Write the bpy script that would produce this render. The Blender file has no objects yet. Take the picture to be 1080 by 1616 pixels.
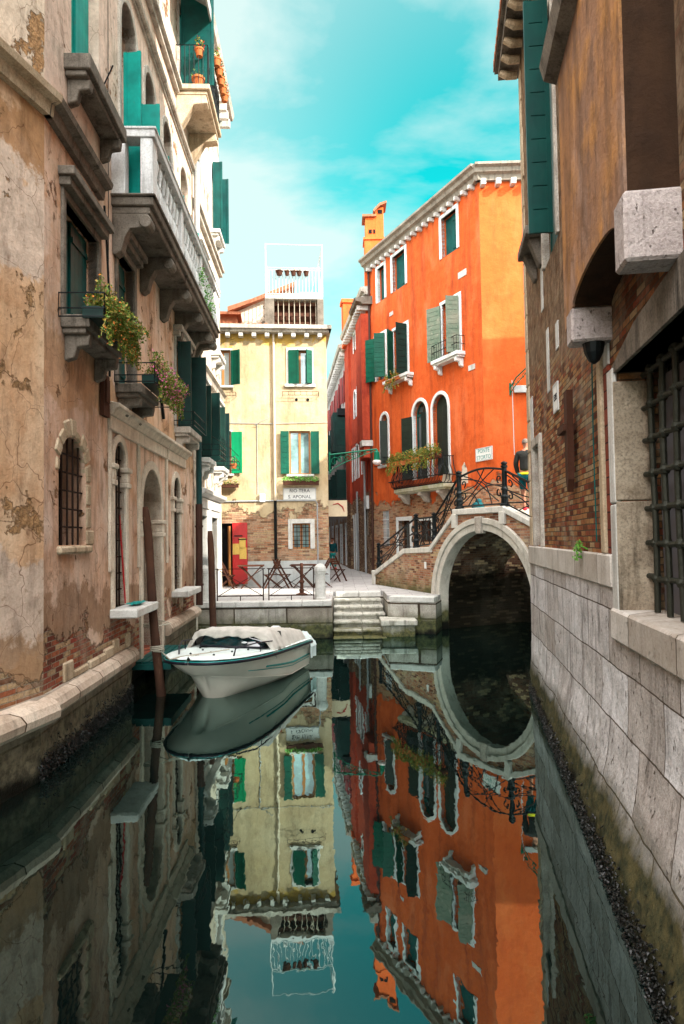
import bpy, bmesh, math, random
from mathutils import Vector, Matrix, noise as mnoise
from mathutils.geometry import tessellate_polygon
random.seed(7)
PI = math.pi
C = bpy.context.scene.collection
# ------------------------------------------------------------ camera
FP = 1077.0; HC = 2.67; PITCH = math.atan(41/FP); ROLL = .015
_F = Vector((0, math.cos(PITCH), math.sin(PITCH))); _R = Vector((1, 0, 0)); _U = Vector((0, -math.sin(PITCH), math.cos(PITCH)))
_R2 = _R*math.cos(ROLL) - _U*math.sin(ROLL); _U2 = _U*math.cos(ROLL) + _R*math.sin(ROLL)
cd = bpy.data.cameras.new('camera'); cam = bpy.data.objects.new('camera', cd); C.objects.link(cam)
cam.matrix_world = Matrix(((_R2.x, _U2.x, -_F.x, 0), (_R2.y, _U2.y, -_F.y, 0), (_R2.z, _U2.z, -_F.z, HC), (0, 0, 0, 1)))
cd.sensor_fit = 'VERTICAL'; cd.sensor_height = 36; cd.lens = FP/1616*36; cd.clip_end = 3000; cd.clip_start = .05
bpy.context.scene.camera = cam
# ------------------------------------------------------------ light
SUN = Vector((1.5, -1.0, 1.15)).normalized()
sl = bpy.data.lights.new('sun', 'SUN'); sl.energy = 3.2; sl.angle = math.radians(.55); sl.color = (1, .94, .84)
so = bpy.data.objects.new('sun', sl); C.objects.link(so); so.location = (20, -10, 30); so.rotation_euler = SUN.to_track_quat('Z', 'Y').to_euler()
wd = bpy.data.worlds.new('World'); bpy.context.scene.world = wd; wd.use_nodes = True
def build_world():
    nt = wd.node_tree; nt.nodes.clear(); N = nt.nodes.new; L = nt.links.new
    out = N('ShaderNodeOutputWorld'); bg = N('ShaderNodeBackground'); L(bg.outputs[0], out.inputs[0])
    sky = N('ShaderNodeTexSky'); sky.sky_type = 'NISHITA'; sky.sun_disc = False
    sky.sun_elevation = math.asin(SUN.z); sky.sun_rotation = math.atan2(SUN.x, SUN.y)
    tc = N('ShaderNodeTexCoord'); mp = N('ShaderNodeMapping'); mp.inputs['Scale'].default_value = (1.0, 1.0, 1.9); L(tc.outputs['Generated'], mp.inputs[0])
    n1 = N('ShaderNodeTexNoise'); n1.inputs['Scale'].default_value = 2.1; n1.inputs['Detail'].default_value = 7; n1.inputs['Roughness'].default_value = .55; n1.inputs['Distortion'].default_value = .35
    L(mp.outputs[0], n1.inputs[0])
    mr = N('ShaderNodeMapRange'); mr.inputs[1].default_value = .44; mr.inputs[2].default_value = .62; L(n1.outputs[0], mr.inputs[0])
    # thin cloud veil is densest away from the clear gap to the north-east
    dt = N('ShaderNodeVectorMath'); dt.operation = 'DOT_PRODUCT'; dt.inputs[1].default_value = Vector((.20, .88, .42)).normalized(); L(tc.outputs['Generated'], dt.inputs[0])
    m2 = N('ShaderNodeMapRange'); m2.inputs[1].default_value = 1.0; m2.inputs[2].default_value = .90; m2.inputs[3].default_value = -.05; m2.inputs[4].default_value = .9; L(dt.outputs['Value'], m2.inputs[0])
    ad = N('ShaderNodeMath'); ad.operation = 'ADD'; ad.use_clamp = True; L(mr.outputs[0], ad.inputs[0]); L(m2.outputs[0], ad.inputs[1])
    sc = N('ShaderNodeMath'); sc.operation = 'MULTIPLY'; sc.inputs[1].default_value = .86; L(ad.outputs[0], sc.inputs[0])
    sky2 = N('ShaderNodeVectorMath'); sky2.operation = 'MULTIPLY'; L(sky.outputs[0], sky2.inputs[0]); sky2.inputs[1].default_value = SKYTINT
    mx = N('ShaderNodeMix'); mx.data_type = 'RGBA'; L(sc.outputs[0], mx.inputs[0]); L(sky2.outputs[0], mx.inputs[6]); 
    # cloud out of view is brightened overhead and behind, as fill for shaded walls
    d2 = N('ShaderNodeVectorMath'); d2.operation = 'DOT_PRODUCT'; d2.inputs[1].default_value = Vector((-.15, -.75, 1.0)).normalized(); L(tc.outputs['Generated'], d2.inputs[0])
    m3 = N('ShaderNodeMapRange'); m3.interpolation_type = 'SMOOTHSTEP'; m3.inputs[1].default_value = .34; m3.inputs[2].default_value = 1.0; L(d2.outputs['Value'], m3.inputs[0])
    cm = N('ShaderNodeMix'); cm.data_type = 'RGBA'; L(m3.outputs[0], cm.inputs[0]); cm.inputs[6].default_value = CLOUD; cm.inputs[7].default_value = CLOUD_FILL; L(cm.outputs[2], mx.inputs[7])
    L(mx.outputs[2], bg.inputs[0]); bg.inputs[1].default_value = .1
SKYTINT = (.02, 1.2, .76); CLOUD = (2.45, 2.9, 2.78, 1); CLOUD_FILL = (29, 28.4, 28.4, 1)
build_world()
vs = bpy.context.scene.view_settings; vs.view_transform = 'Standard'; vs.look = 'None'; vs.exposure = 1.84; vs.gamma = 1
sc_ = bpy.context.scene
sc_.render.engine = 'CYCLES'; sc_.cycles.use_denoising = True; sc_.cycles.max_bounces = 6; sc_.cycles.diffuse_bounces = 2; sc_.cycles.glossy_bounces = 3
# ------------------------------------------------------------ pixel helper: photo pixel -> point on a real plane
def ray(x, y): return _F + _R2*((x-540)/FP) + _U2*((808-y)/FP)
def atY(x, y, Y):
    d = ray(x, y); t = Y/d.y; return Vector((d.x*t, Y, HC+d.z*t))
def atZ(x, y, z):
    d = ray(x, y); t = (z-HC)/d.z; return Vector((d.x*t, d.y*t, z))
class Fac:
    """a vertical wall plane seen from outside: local x runs to the right, y into the wall, z up"""
    def __init__(s, A, B):
        s.A = Vector((A[0], A[1], 0)); d = Vector((B[0]-A[0], B[1]-A[1], 0)); s.L = d.length; s.T = d/s.L
        s.N = Vector((-s.T.y, s.T.x, 0))
        s.M = Matrix(((s.T.x, s.N.x, 0, A[0]), (s.T.y, s.N.y, 0, A[1]), (0, 0, 1, 0), (0, 0, 0, 1)))
    def uv(s, x, y, v=0):
        d = ray(x, y); a = s.A + s.N*v; t = a.dot(s.N)/d.dot(s.N)
        return ((d*t - a).dot(s.T), HC + d.z*t)
    def u(s, x, y, v=0): return s.uv(x, y, v)[0]
    def z(s, x, y, v=0): return s.uv(x, y, v)[1]
    def w(s, u, v, z=0): return s.M @ Vector((u, v, z))
# ------------------------------------------------------------ mesh builder
class MB:
    def __init__(s): s.v = []; s.f = []; s.m = []; s.cm = 0
    def add(s, vs, fs):
        b = len(s.v); s.v += [tuple(p) for p in vs]
        for f in fs: s.f.append([b+i for i in f]); s.m.append(s.cm)
        return s
    def box(s, x0, x1, y0, y1, z0, z1):
        return s.add([(x0,y0,z0),(x1,y0,z0),(x1,y1,z0),(x0,y1,z0),(x0,y0,z1),(x1,y0,z1),(x1,y1,z1),(x0,y1,z1)],
              [(0,3,2,1),(4,5,6,7),(0,1,5,4),(1,2,6,5),(2,3,7,6),(3,0,4,7)])
    def obox(s, o, ax, ay, az):
        o, ax, ay, az = map(Vector, (o, ax, ay, az))
        p = [o, o+ax, o+ax+ay, o+ay]; return s.add(p+[q+az for q in p], [(0,3,2,1),(4,5,6,7),(0,1,5,4),(1,2,6,5),(2,3,7,6),(3,0,4,7)])
    def ext(s, pts, vec):
        n = len(pts); vec = Vector(vec); p = [Vector(q) for q in pts]
        return s.add(p+[q+vec for q in p], [list(range(n))[::-1], list(range(n, 2*n))] + [(i, (i+1) % n, n+(i+1) % n, n+i) for i in range(n)])
    def prism_x(s, prof, x0, x1):   # prof (y,z)
        return s.ext([(x0, a, b) for a, b in prof], (x1-x0, 0, 0))
    def prism_y(s, prof, y0, y1):   # prof (x,z)
        return s.ext([(a, y0, b) for a, b in prof], (0, y1-y0, 0))
    def prism_z(s, prof, z0, z1):
        return s.ext([(a, b, z0) for a, b in prof], (0, 0, z1-z0))
    def tube(s, path, r, n=6, caps=True):
        path = [Vector(p) for p in path]; rs = r if isinstance(r, (list, tuple)) else [r]*len(path)
        b = len(s.v); up = None
        for i, p in enumerate(path):
            d = (path[min(i+1, len(path)-1)] - path[max(i-1, 0)])
            d = d.normalized() if d.length > 1e-9 else Vector((0, 0, 1))
            if up is None:
                up = Vector((0, 0, 1)) if abs(d.z) < .9 else Vector((1, 0, 0))
            a = d.cross(up).normalized(); c = a.cross(d).normalized(); up = c
            for k in range(n):
                t = 2*PI*k/n; s.v.append(tuple(p + a*math.cos(t)*rs[i] + c*math.sin(t)*rs[i]))
        for i in range(len(path)-1):
            for k in range(n):
                s.f.append([b+i*n+k, b+i*n+(k+1) % n, b+(i+1)*n+(k+1) % n, b+(i+1)*n+k]); s.m.append(s.cm)
        if caps:
            s.f.append([b+k for k in range(n)][::-1]); s.m.append(s.cm)
            e = b+(len(path)-1)*n; s.f.append([e+k for k in range(n)]); s.m.append(s.cm)
        return s
    def lathe(s, c, prof, n=12):
        c = Vector(c); b = len(s.v)
        for r, z in prof:
            for k in range(n):
                t = 2*PI*k/n; s.v.append((c.x+r*math.cos(t), c.y+r*math.sin(t), c.z+z))
        for i in range(len(prof)-1):
            for k in range(n): s.f.append([b+i*n+k, b+i*n+(k+1) % n, b+(i+1)*n+(k+1) % n, b+(i+1)*n+k]); s.m.append(s.cm)
        s.f.append([b+k for k in range(n)][::-1]); e = b+(len(prof)-1)*n; s.f.append([e+k for k in range(n)]); s.m += [s.cm]*2
        return s
    def grid(s, fn, nu, nv):
        b = len(s.v)
        for j in range(nv+1):
            for i in range(nu+1): s.v.append(tuple(fn(i/nu, j/nv)))
        for j in range(nv):
            for i in range(nu): a = b+j*(nu+1)+i; s.f.append([a, a+1, a+nu+2, a+nu+1]); s.m.append(s.cm)
        return s
    def ball(s, c, r, n=8, sq=(1, 1, 1)):
        b = len(s.v); c = Vector(c)
        for j in range(n//2+1):
            ph = PI*j/(n//2)
            for k in range(n): t = 2*PI*k/n; s.v.append((c.x+r*sq[0]*math.sin(ph)*math.cos(t), c.y+r*sq[1]*math.sin(ph)*math.sin(t), c.z+r*sq[2]*math.cos(ph)))
        for j in range(n//2):
            for k in range(n): s.f.append([b+j*n+k, b+(j+1)*n+k, b+(j+1)*n+(k+1) % n, b+j*n+(k+1) % n]); s.m.append(s.cm)
        return s
    def ring(s, inner, outer, y0, y1, closed=False):   # frame between two polylines (x,z); y0 front, y1 back
        n = len(inner); b = len(s.v)
        for y in (y0, y1):
            for P in (inner, outer): s.v += [(q[0], y, q[1]) for q in P]
        I0, O0, I1, O1 = b, b+n, b+2*n, b+3*n
        for i in range(n if closed else n-1):
            j = (i+1) % n
            for q in ([I0+i, I0+j, O0+j, O0+i], [O0+i, O0+j, O1+j, O1+i], [I1+i, I1+j, I0+j, I0+i], [I1+j, I1+i, O1+i, O1+j]): s.f.append(q); s.m.append(s.cm)
        if not closed:
            for i in (0, n-1): s.f.append([I0+i, O0+i, O1+i, I1+i]); s.m.append(s.cm)
        return s
    def build(s, name, mats, parent=None, M=None, bevel=0, smooth=False, label=None, bseg=1, weld=0):
        me = bpy.data.meshes.new(name); me.from_pydata(s.v, [], s.f)
        mats = mats if isinstance(mats, (list, tuple)) else [mats]
        for m in mats: me.materials.append(m)
        me.polygons.foreach_set('material_index', s.m)
        bm = bmesh.new(); bm.from_mesh(me); weld and bmesh.ops.remove_doubles(bm, verts=bm.verts, dist=weld); bmesh.ops.recalc_face_normals(bm, faces=bm.faces); bm.to_mesh(me); bm.free()
        if smooth: me.polygons.foreach_set('use_smooth', [True]*len(me.polygons))
        me.update()
        o = bpy.data.objects.new(name, me); C.objects.link(o); place(o, parent, M)
        if bevel:
            md = o.modifiers.new('bevel', 'BEVEL'); md.width = bevel; md.segments = bseg; md.limit_method = 'ANGLE'; md.angle_limit = .6
        if label: o['label'] = label
        return o
WM = {}
def place(o, parent=None, M=None):
    """M is the world matrix of the object's own axes"""
    if parent is None:
        M = M if M is not None else Matrix.Identity(4); o.matrix_world = M; WM[o.name] = M.copy(); return
    PM = WM[parent.name]; M = M if M is not None else Matrix.Identity(4)
    o.parent = parent; o.matrix_parent_inverse = Matrix.Identity(4); o.matrix_basis = PM.inverted() @ M; WM[o.name] = M.copy()
def tag(o, label=None, cat=None, group=None, kind=None):
    for k, v in (('label', label), ('category', cat), ('group', group), ('kind', kind)):
        if v: o[k] = v
    return o
def thing(name, label, cat, loc=(0, 0, 0), group=None, rz=0):
    o = bpy.data.objects.new(name, None); C.objects.link(o); o.empty_display_size = .2
    place(o, None, Matrix.Translation(Vector(loc)) @ Matrix.Rotation(rz, 4, 'Z')); return tag(o, label, cat, group)
def copy_tree(o, M=None, parent=None):
    c = o.copy(); C.objects.link(c)
    for k in ('label',):
        if parent is None and k in c: del c[k]
    if parent is None: c.parent = None; c.matrix_world = M; WM[c.name] = M.copy()
    else: c.parent = parent; WM[c.name] = WM[parent.name] @ c.matrix_basis
    for ch in [x for x in KIDS.get(o.name, [])] or list(o.children): copy_tree(ch, None, c)
    return c
KIDS = {}
# ------------------------------------------------------------ material helpers
class G:
    def __init__(s, name, rough=.85, **kw):
        s.mat = bpy.data.materials.new(name); s.mat.use_nodes = True; s.nt = s.mat.node_tree; s.nt.nodes.clear()
        s.out = s.n('ShaderNodeOutputMaterial'); s.p = s.n('ShaderNodeBsdfPrincipled'); s.l(s.p.outputs[0], s.out.inputs[0])
        s.p.inputs['Roughness'].default_value = rough; s.p.inputs['Specular IOR Level'].default_value = .5 if rough < .32 else (.22 if rough < .6 else .1)
        for k, v in kw.items(): s.p.inputs[k].default_value = v
        s.tc = s.n('ShaderNodeTexCoord').outputs['Object']
    def n(s, t, **kw):
        x = s.nt.nodes.new(t)
        for k, v in kw.items(): setattr(x, k, v)
        return x
    def l(s, a, b): s.nt.links.new(a, b)
    def put(s, sock, v):
        if hasattr(v, 'is_output'): s.l(v, sock)
        elif v is not None:
            if isinstance(v, tuple) and len(v) == 3 and len(sock.default_value) == 4: v = v + (1,)
            sock.default_value = v
    def map(s, scale=(1, 1, 1), loc=(0, 0, 0), rot=(0, 0, 0), vec=None):
        m = s.n('ShaderNodeMapping'); s.put(m.inputs[0], vec or s.tc); m.inputs['Scale'].default_value = scale; m.inputs['Location'].default_value = loc; m.inputs['Rotation'].default_value = rot
        return m.outputs[0]
    def noise(s, scale, detail=5, rough=.6, vec=None, dist=0, seed=0, color=False):
        x = s.n('ShaderNodeTexNoise', noise_dimensions='4D'); s.put(x.inputs['Vector'], vec or s.tc); x.inputs['Scale'].default_value = scale; x.inputs['W'].default_value = seed*3.7
        x.inputs['Detail'].default_value = detail; x.inputs['Roughness'].default_value = rough; x.inputs['Distortion'].default_value = dist
        return x.outputs['Color' if color else 'Fac']
    def vor(s, scale, vec=None, feature='F1', out='Distance'):
        x = s.n('ShaderNodeTexVoronoi', feature=feature); s.put(x.inputs['Vector'], vec or s.tc); x.inputs['Scale'].default_value = scale; return x.outputs[out]
    def mr(s, v, a, b, c=0, d=1):
        x = s.n('ShaderNodeMapRange'); s.put(x.inputs[0], v)
        for i, q in enumerate((a, b, c, d)): x.inputs[i+1].default_value = q
        return x.outputs[0]
    def math(s, op, a, b=None, clamp=False):
        x = s.n('ShaderNodeMath', operation=op, use_clamp=clamp); s.put(x.inputs[0], a)
        if b is not None: s.put(x.inputs[1], b)
        return x.outputs[0]
    def mix(s, f, a, b, mode='MIX'):
        x = s.n('ShaderNodeMix', data_type='RGBA', blend_type=mode); s.put(x.inputs[0], f); s.put(x.inputs[6], a); s.put(x.inputs[7], b); return x.outputs[2]
    def sep(s, vec=None):
        x = s.n('ShaderNodeSeparateXYZ'); s.put(x.inputs[0], vec or s.tc); return x.outputs
    def comb(s, a, b, c=0):
        x = s.n('ShaderNodeCombineXYZ'); s.put(x.inputs[0], a); s.put(x.inputs[1], b); s.put(x.inputs[2], c); return x.outputs[0]
    def wallvec(s, wob=0.0):
        o = s.sep(); v = s.comb(s.math('ADD', o[0], o[1]), o[2])
        if wob:
            a = s.n('ShaderNodeVectorMath', operation='MULTIPLY_ADD'); s.put(a.inputs[0], s.noise(1.6, 3, color=True)); a.inputs[1].default_value = (wob,)*3; s.put(a.inputs[2], v); v = a.outputs[0]
        return v
    def brick(s, vec, w, h, m, c1, c2, cm, off=.5, bias=0, smooth=.3):
        x = s.n('ShaderNodeTexBrick'); s.put(x.inputs['Vector'], vec); x.offset = off
        for k, v in (('Color1', c1), ('Color2', c2), ('Mortar', cm), ('Scale', 1.0), ('Mortar Size', m), ('Brick Width', w), ('Row Height', h), ('Bias', bias), ('Mortar Smooth', smooth)): s.put(x.inputs[k], v)
        return x.outputs['Color'], x.outputs['Fac']
    def bump(s, h, dist=.02, strength=1.0, prev=None):
        x = s.n('ShaderNodeBump'); s.put(x.inputs['Height'], h); x.inputs['Distance'].default_value = dist; x.inputs['Strength'].default_value = strength
        if prev is not None: s.l(prev, x.inputs['Normal'])
        return x.outputs[0]
    def done(s, col=None, normal=None, rough=None, metal=None):
        s.put(s.p.inputs['Base Color'], col)
        if normal is not None: s.l(normal, s.p.inputs['Normal'])
        if rough is not None: s.put(s.p.inputs['Roughness'], rough)
        if metal is not None: s.put(s.p.inputs['Metallic'], metal)
        return s.mat
def brickcols(g, vec, w=.25, h=.068, cs=((.36, .10, .05), (.52, .25, .11)), mort=(.42, .34, .25), dirt=.5):
    c, f = g.brick(vec, w, h, .007, cs[0], cs[1], mort)
    so = g.sep(vec); row = g.math('FLOOR', g.math('DIVIDE', so[1], h)); odd = g.math('MODULO', g.math('ABSOLUTE', row), 2.0)
    cx = g.math('FLOOR', g.math('ADD', g.math('DIVIDE', so[0], w), g.math('MULTIPLY', g.math('SUBTRACT', 1.0, odd), .5)))
    wn = g.n('ShaderNodeTexWhiteNoise', noise_dimensions='2D'); g.l(g.comb(cx, row), wn.inputs['Vector']); hs = g.n('ShaderNodeSeparateColor'); g.l(wn.outputs['Color'], hs.inputs[0])
    c = g.mix(hs.outputs[0], g.mix(f, cs[0], mort), g.mix(f, cs[1], mort))
    c = g.mix(g.mr(hs.outputs[1], .72, .74, 0, .85), c, g.mix(f, tuple(q*.38 for q in cs[0]), mort))
    c = g.mix(g.mr(hs.outputs[2], .80, .82, 0, .8), c, g.mix(f, (.62, .44, .24), mort))
    c = g.mix(g.mr(g.noise(22, 4, .7, seed=14), .38, .68, 0, .45), c, (.05, .03, .02))
    n = g.noise(1.1, 6, .65, seed=9)
    c = g.mix(g.mr(n, .5, .62, 0, dirt), c, (.45, .37, .27))
    c = g.mix(g.mr(g.noise(2.3, 6, .7, seed=5), .52, .75, 0, dirt), c, (.10, .07, .05))
    hgt = g.math('SUBTRACT', g.math('MULTIPLY', g.noise(25, 3, seed=2), .5), f)
    return c, hgt
def plaster(name, a, b, c, brick_z=None, brick_amt=.3, seed=0, stain=(.16, .12, .09), stain_amt=.5, under=(.45, .38, .30), rough=.92, light=None, under_amt=.0, low=None, cs=None, patch=None, crackle=.0, bands=(), grime=.35):
    g = G(name, rough)
    big = g.noise(.55, 6, .62, seed=seed); med = g.noise(2.2, 7, .65, seed=seed+1); fine = g.noise(30, 5, .7, seed=seed+2)
    col = g.mix(g.mr(big, .36, .62), a, b); col = g.mix(g.mr(med, .48, .66, 0, .8), col, c)
    st = g.noise(1, 6, .62, vec=g.map((2.6, 2.6, .22)), seed=seed+3)
    col = g.mix(g.mr(st, .5, .78, 0, stain_amt), col, stain)
    if light: col = g.mix(g.mr(g.noise(1, 6, .6, vec=g.map((1.3, 1.3, .5)), seed=seed+6), .52, .68, 0, .85), col, light)
    z = g.sep()[2]
    h = g.math('MULTIPLY', fine, .12); h = g.math('ADD', h, g.math('MULTIPLY', med, .9))
    if patch:   # (z0, z1, colour): a coat of another colour between two heights with ragged edges
        zz = g.math('ADD', z, g.mr(g.noise(1.1, 6, .7, seed=seed+21), 0, 1, -1.2, 1.2))
        m = g.math('MULTIPLY', g.mr(zz, patch[0], patch[0]+.12), g.mr(zz, patch[1], patch[1]-.12)); col = g.mix(g.math('MULTIPLY', m, .8), col, patch[2])
    for bi, (z0, z1, bc_, ba) in enumerate(bands):
        zz = g.math('ADD', z, g.mr(g.noise(.8, 7, .68, seed=seed+31+bi), 0, 1, -1.3, 1.3)); m = g.math('MULTIPLY', g.mr(zz, z0, z0+.1), g.mr(zz, z1, z1-.1))
        col = g.mix(g.math('MULTIPLY', m, ba), col, g.mix(g.mr(g.noise(5, 6, .7, seed=seed+41+bi), .4, .62), bc_, tuple(q*.72 for q in bc_)))
    if under_amt:   # plaster skin fallen away to an older coat
        mk = g.mr(g.noise(1.5, 8, .68, seed=seed+11), .60-under_amt*.25, .62-under_amt*.25)
        uc = g.mix(g.mr(g.noise(14, 5, .75, seed=seed+4), .38, .62), under, tuple(q*.45 for q in under))
        col = g.mix(mk, col, uc); h = g.math('SUBTRACT', h, g.math('MULTIPLY', mk, g.mr(g.noise(16, 4, .7, seed=seed+7), .2, .8, .5, 1.3)))
    if brick_z is not None:
        bc, bh = brickcols(g, g.wallvec(.02), cs=cs or ((.36, .10, .05), (.52, .25, .11)))
        nn = g.mr(g.noise(1.0, 8, .66, seed=seed+8), 0, 1, -1.6, 1.6)
        zz = g.math('ADD', z, nn)
        mk = g.mr(zz, brick_z+.05, brick_z-.03)
        mk2 = g.mr(g.noise(1.7, 8, .66, seed=seed+13), .66-brick_amt*.2, .68-brick_amt*.2)
        mk = g.math('MAXIMUM', mk, mk2) if brick_amt else mk
        col = g.mix(mk, col, bc)
        h = g.math('ADD', g.math('MULTIPLY', h, g.math('SUBTRACT', 1, mk)), g.math('MULTIPLY', g.math('SUBTRACT', bh, .8), mk))
    if low:   # colour of a damp band just above the ground or water: (z, colour)
        zz = g.math('ADD', z, g.mr(g.noise(1.9, 6, .6, seed=seed+9), 0, 1, -.6, .6)); col = g.mix(g.mr(zz, low[0]+.25, low[0]-.25, 0, .85), col, low[1])
    col = g.mix(g.mr(fine, .35, .7, 0, .22), col, tuple(q*.35 for q in a))
    col = g.mix(g.mr(g.noise(1, 8, .72, vec=g.map((4.5, 4.5, 1.3)), seed=seed+16), .50, .70, 0, grime), col, tuple(q*.5 for q in stain))
    col = g.mix(g.mr(g.noise(11, 7, .75, seed=seed+17), .56, .66, 0, grime*.9), col, tuple(q*.42 for q in a))
    cr = g.vor(1.3, feature='DISTANCE_TO_EDGE', vec=g.map((1, 1, .7), vec=g.wallvec(.5)))
    if crackle: col = g.mix(g.mr(cr, .006, .0, 0, crackle), col, stain)
    return g.done(col, g.bump(h, .045, 1.0))
def stone(name, a=(.62, .57, .50), b=(.40, .36, .31), dark=(.06, .05, .04), amt=.55, seed=0, blocks=None, moss=None, rough=.8, pits=0.0, streak=.5, bumpd=.012):
    g = G(name, rough); med = g.noise(3, 7, .68, seed=seed); fine = g.noise(40, 4, .75, seed=seed+1)
    col = g.mix(g.mr(med, .35, .65), a, b)
    st = g.noise(1, 7, .65, vec=g.map((7, 7, .8)), seed=seed+2)
    col = g.mix(g.mr(st, .52, .72, 0, streak), col, dark)
    h = g.math('ADD', g.math('MULTIPLY', med, 1.0), g.math('MULTIPLY', fine, .3))
    if blocks:
        bc, f = g.brick(g.wallvec(.03), blocks[0], blocks[1], blocks[2], (1, 1, 1), (.60, .55, .50), (.16, .12, .09), off=.37)
        col = g.mix(1.0, col, bc, 'MULTIPLY'); h = g.math('SUBTRACT', h, g.math('MULTIPLY', f, 2.2))
    if pits:
        pn = g.noise(1, 3, .6, vec=g.map((22, 22, 11)), seed=seed+5); m = g.mr(pn, .62, .66); m = g.math('MULTIPLY', m, g.mr(g.noise(1.4, 3, seed=seed+6), .35, .6))
        col = g.mix(g.math('MULTIPLY', m, pits), col, (.12, .08, .05)); h = g.math('SUBTRACT', h, g.math('MULTIPLY', m, 1.2))
    col = g.mix(g.mr(fine, .45, .75, 0, amt), col, dark)
    rg = None
    if moss:
        z = g.sep()[2]; zz = g.math('ADD', z, g.mr(g.noise(2.4, 6, .7, seed=seed+3), 0, 1, -moss[3], moss[3]))
        mm = g.mix(g.mr(g.noise(9, 5, .7, seed=seed+8), .4, .6), moss[1], moss[2])
        col = g.mix(g.mr(zz, moss[0]+.22, moss[0]-.1), col, mm)
        col = g.mix(g.mr(zz, moss[0]-.28, moss[0]-.42), col, (.008, .008, .006))
        rg = g.mr(zz, moss[0]-.2, moss[0]-.4, rough, .35)
    return g.done(col, g.bump(h, bumpd, 1.0), rg)
def paint(name, col, col2=None, rough=.5, wear=.25, weart=(.35, .33, .28), seed=0, metal=0, scale=(14, 14, 2.5)):
    g = G(name, rough); n = g.noise(1, 6, .7, vec=g.map(scale), seed=seed); n2 = g.noise(2.5, 4, .6, seed=seed+1)
    c = g.mix(g.mr(n2, .35, .65), col, col2 or tuple(q*.6 for q in col)); c = g.mix(g.mr(n, .60, .72, 0, wear), c, weart)
    return g.done(c, g.bump(n, .004, .7), metal=metal)
def plain(name, col, rough=.6, metal=0, var=.3, sc=12, bump=.003):
    g = G(name, rough); n = g.noise(sc, 5, .65); return g.done(g.mix(g.mr(n, .35, .7, 0, var), col, tuple(q*.4 for q in col)), g.bump(n, bump, 1.0), metal=metal)
M = {}
def leafmat(name, a, b, c):
    g = G(name, .55); n = g.noise(9, 4, .7); n2 = g.noise(45, 2, .5, seed=3)
    g.p.inputs['Subsurface Weight'].default_value = 0
    m = g.mix(g.mr(n, .38, .62), a, b); return g.done(g.mix(g.mr(n2, .52, .6), m, c))
M['peach'] = plaster('old_peach_plaster', (.70, .43, .29), (.80, .57, .43), (.62, .33, .18), brick_z=1.35, brick_amt=.0, seed=1, stain=(.12, .05, .025), stain_amt=.7, light=(.86, .71, .60), under_amt=.06, under=(.46, .24, .12), crackle=.6, cs=((.34, .045, .028), (.48, .14, .06)), bands=((1.3, 2.1, (.38, .22, .13), .85), (4.4, 5.4, (.62, .35, .17), .6), (8.2, 20, (.82, .65, .54), .75)), grime=.6)
M['ochre'] = plaster('ochre_plaster_peeling', (.62, .36, .19), (.72, .48, .31), (.52, .28, .14), brick_z=1.1, brick_amt=.0, seed=4, stain=(.12, .05, .02), stain_amt=.7, light=(.76, .56, .38), under_amt=.06, under=(.56, .32, .15), crackle=.8, bands=((1.5, 2.6, (.70, .56, .46), .85), (.8, 1.5, (.42, .25, .14), .85), (5.6, 7.2, (.80, .64, .52), .9), (7.2, 7.9, (.50, .27, .13), .9), (7.9, 20, (.80, .66, .52), .9)), grime=.55)
M['cream'] = plaster('cream_plaster', (.66, .55, .44), (.72, .62, .50), (.58, .46, .35), seed=8, stain=(.28, .19, .12), stain_amt=.5, light=(.78, .72, .62), under_amt=.05, grime=.3)
M['yellow'] = plaster('yellow_plaster_weathered', (.52, .38, .21), (.58, .46, .30), (.44, .31, .18), brick_z=3.6, brick_amt=.0, seed=15, stain=(.20, .14, .08), stain_amt=.7, patch=(9.75, 12, (.58, .35, .05)), cs=((.50, .20, .10), (.62, .40, .25)), grime=.4)
M['red'] = plaster('orange_red_plaster_red', (.66, .108, .022), (.74, .14, .035), (.58, .088, .018), brick_z=None, brick_amt=0, seed=21, stain=(.17, .03, .018), stain_amt=.85, rough=.8, cs=((.56, .22, .10), (.70, .44, .26)), light=(.76, .19, .07), grime=.3)
M['red_low'] = plaster('orange_red_plaster_red_low', (.66, .108, .022), (.74, .14, .035), (.58, .088, .018), brick_z=4.25, brick_amt=0, seed=21, stain=(.17, .03, .018), stain_amt=.85, rough=.8, cs=((.56, .22, .10), (.70, .44, .26)), light=(.76, .19, .07), grime=.3)
M['orange'] = plaster('sunlit_orange_red_plaster', (.72, .118, .024), (.76, .14, .032), (.66, .10, .022), brick_z=4.3, brick_amt=0, seed=25, stain=(.3, .06, .02), stain_amt=.45, rough=.8, light=(.76, .18, .05), cs=((.56, .22, .10), (.70, .44, .26)), grime=.2)  # red house plaster in a lighter tone, sunlight painted into the front wall
M['darkred'] = plaster('dark_red_plaster', (.42, .06, .03), (.50, .08, .035), (.30, .04, .025), brick_z=4.6, brick_amt=0, seed=31, stain=(.10, .02, .015), stain_amt=.6, cs=((.20, .10, .06), (.30, .17, .09)))
M['grey'] = plaster('grey_plaster_alley', (.42, .38, .36), (.50, .46, .43), (.30, .27, .26), brick_z=3.6, seed=37, stain=(.10, .09, .09), stain_amt=.6, brick_amt=0)
M['bay'] = plaster('brown_stucco_streaked', (.40, .19, .08), (.26, .15, .10), (.54, .25, .07), seed=41, stain=(.08, .05, .035), stain_amt=.95, light=(.46, .32, .26), rough=.95, grime=.8)
M['bayshade'] = plaster('shaded_brown_stucco', (.040, .020, .011), (.055, .028, .014), (.03, .016, .01), seed=43, stain=(.015, .01, .006), stain_amt=.8)  # bay stucco with shade painted in, for its end face and underside
M['rbrick'] = None
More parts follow.
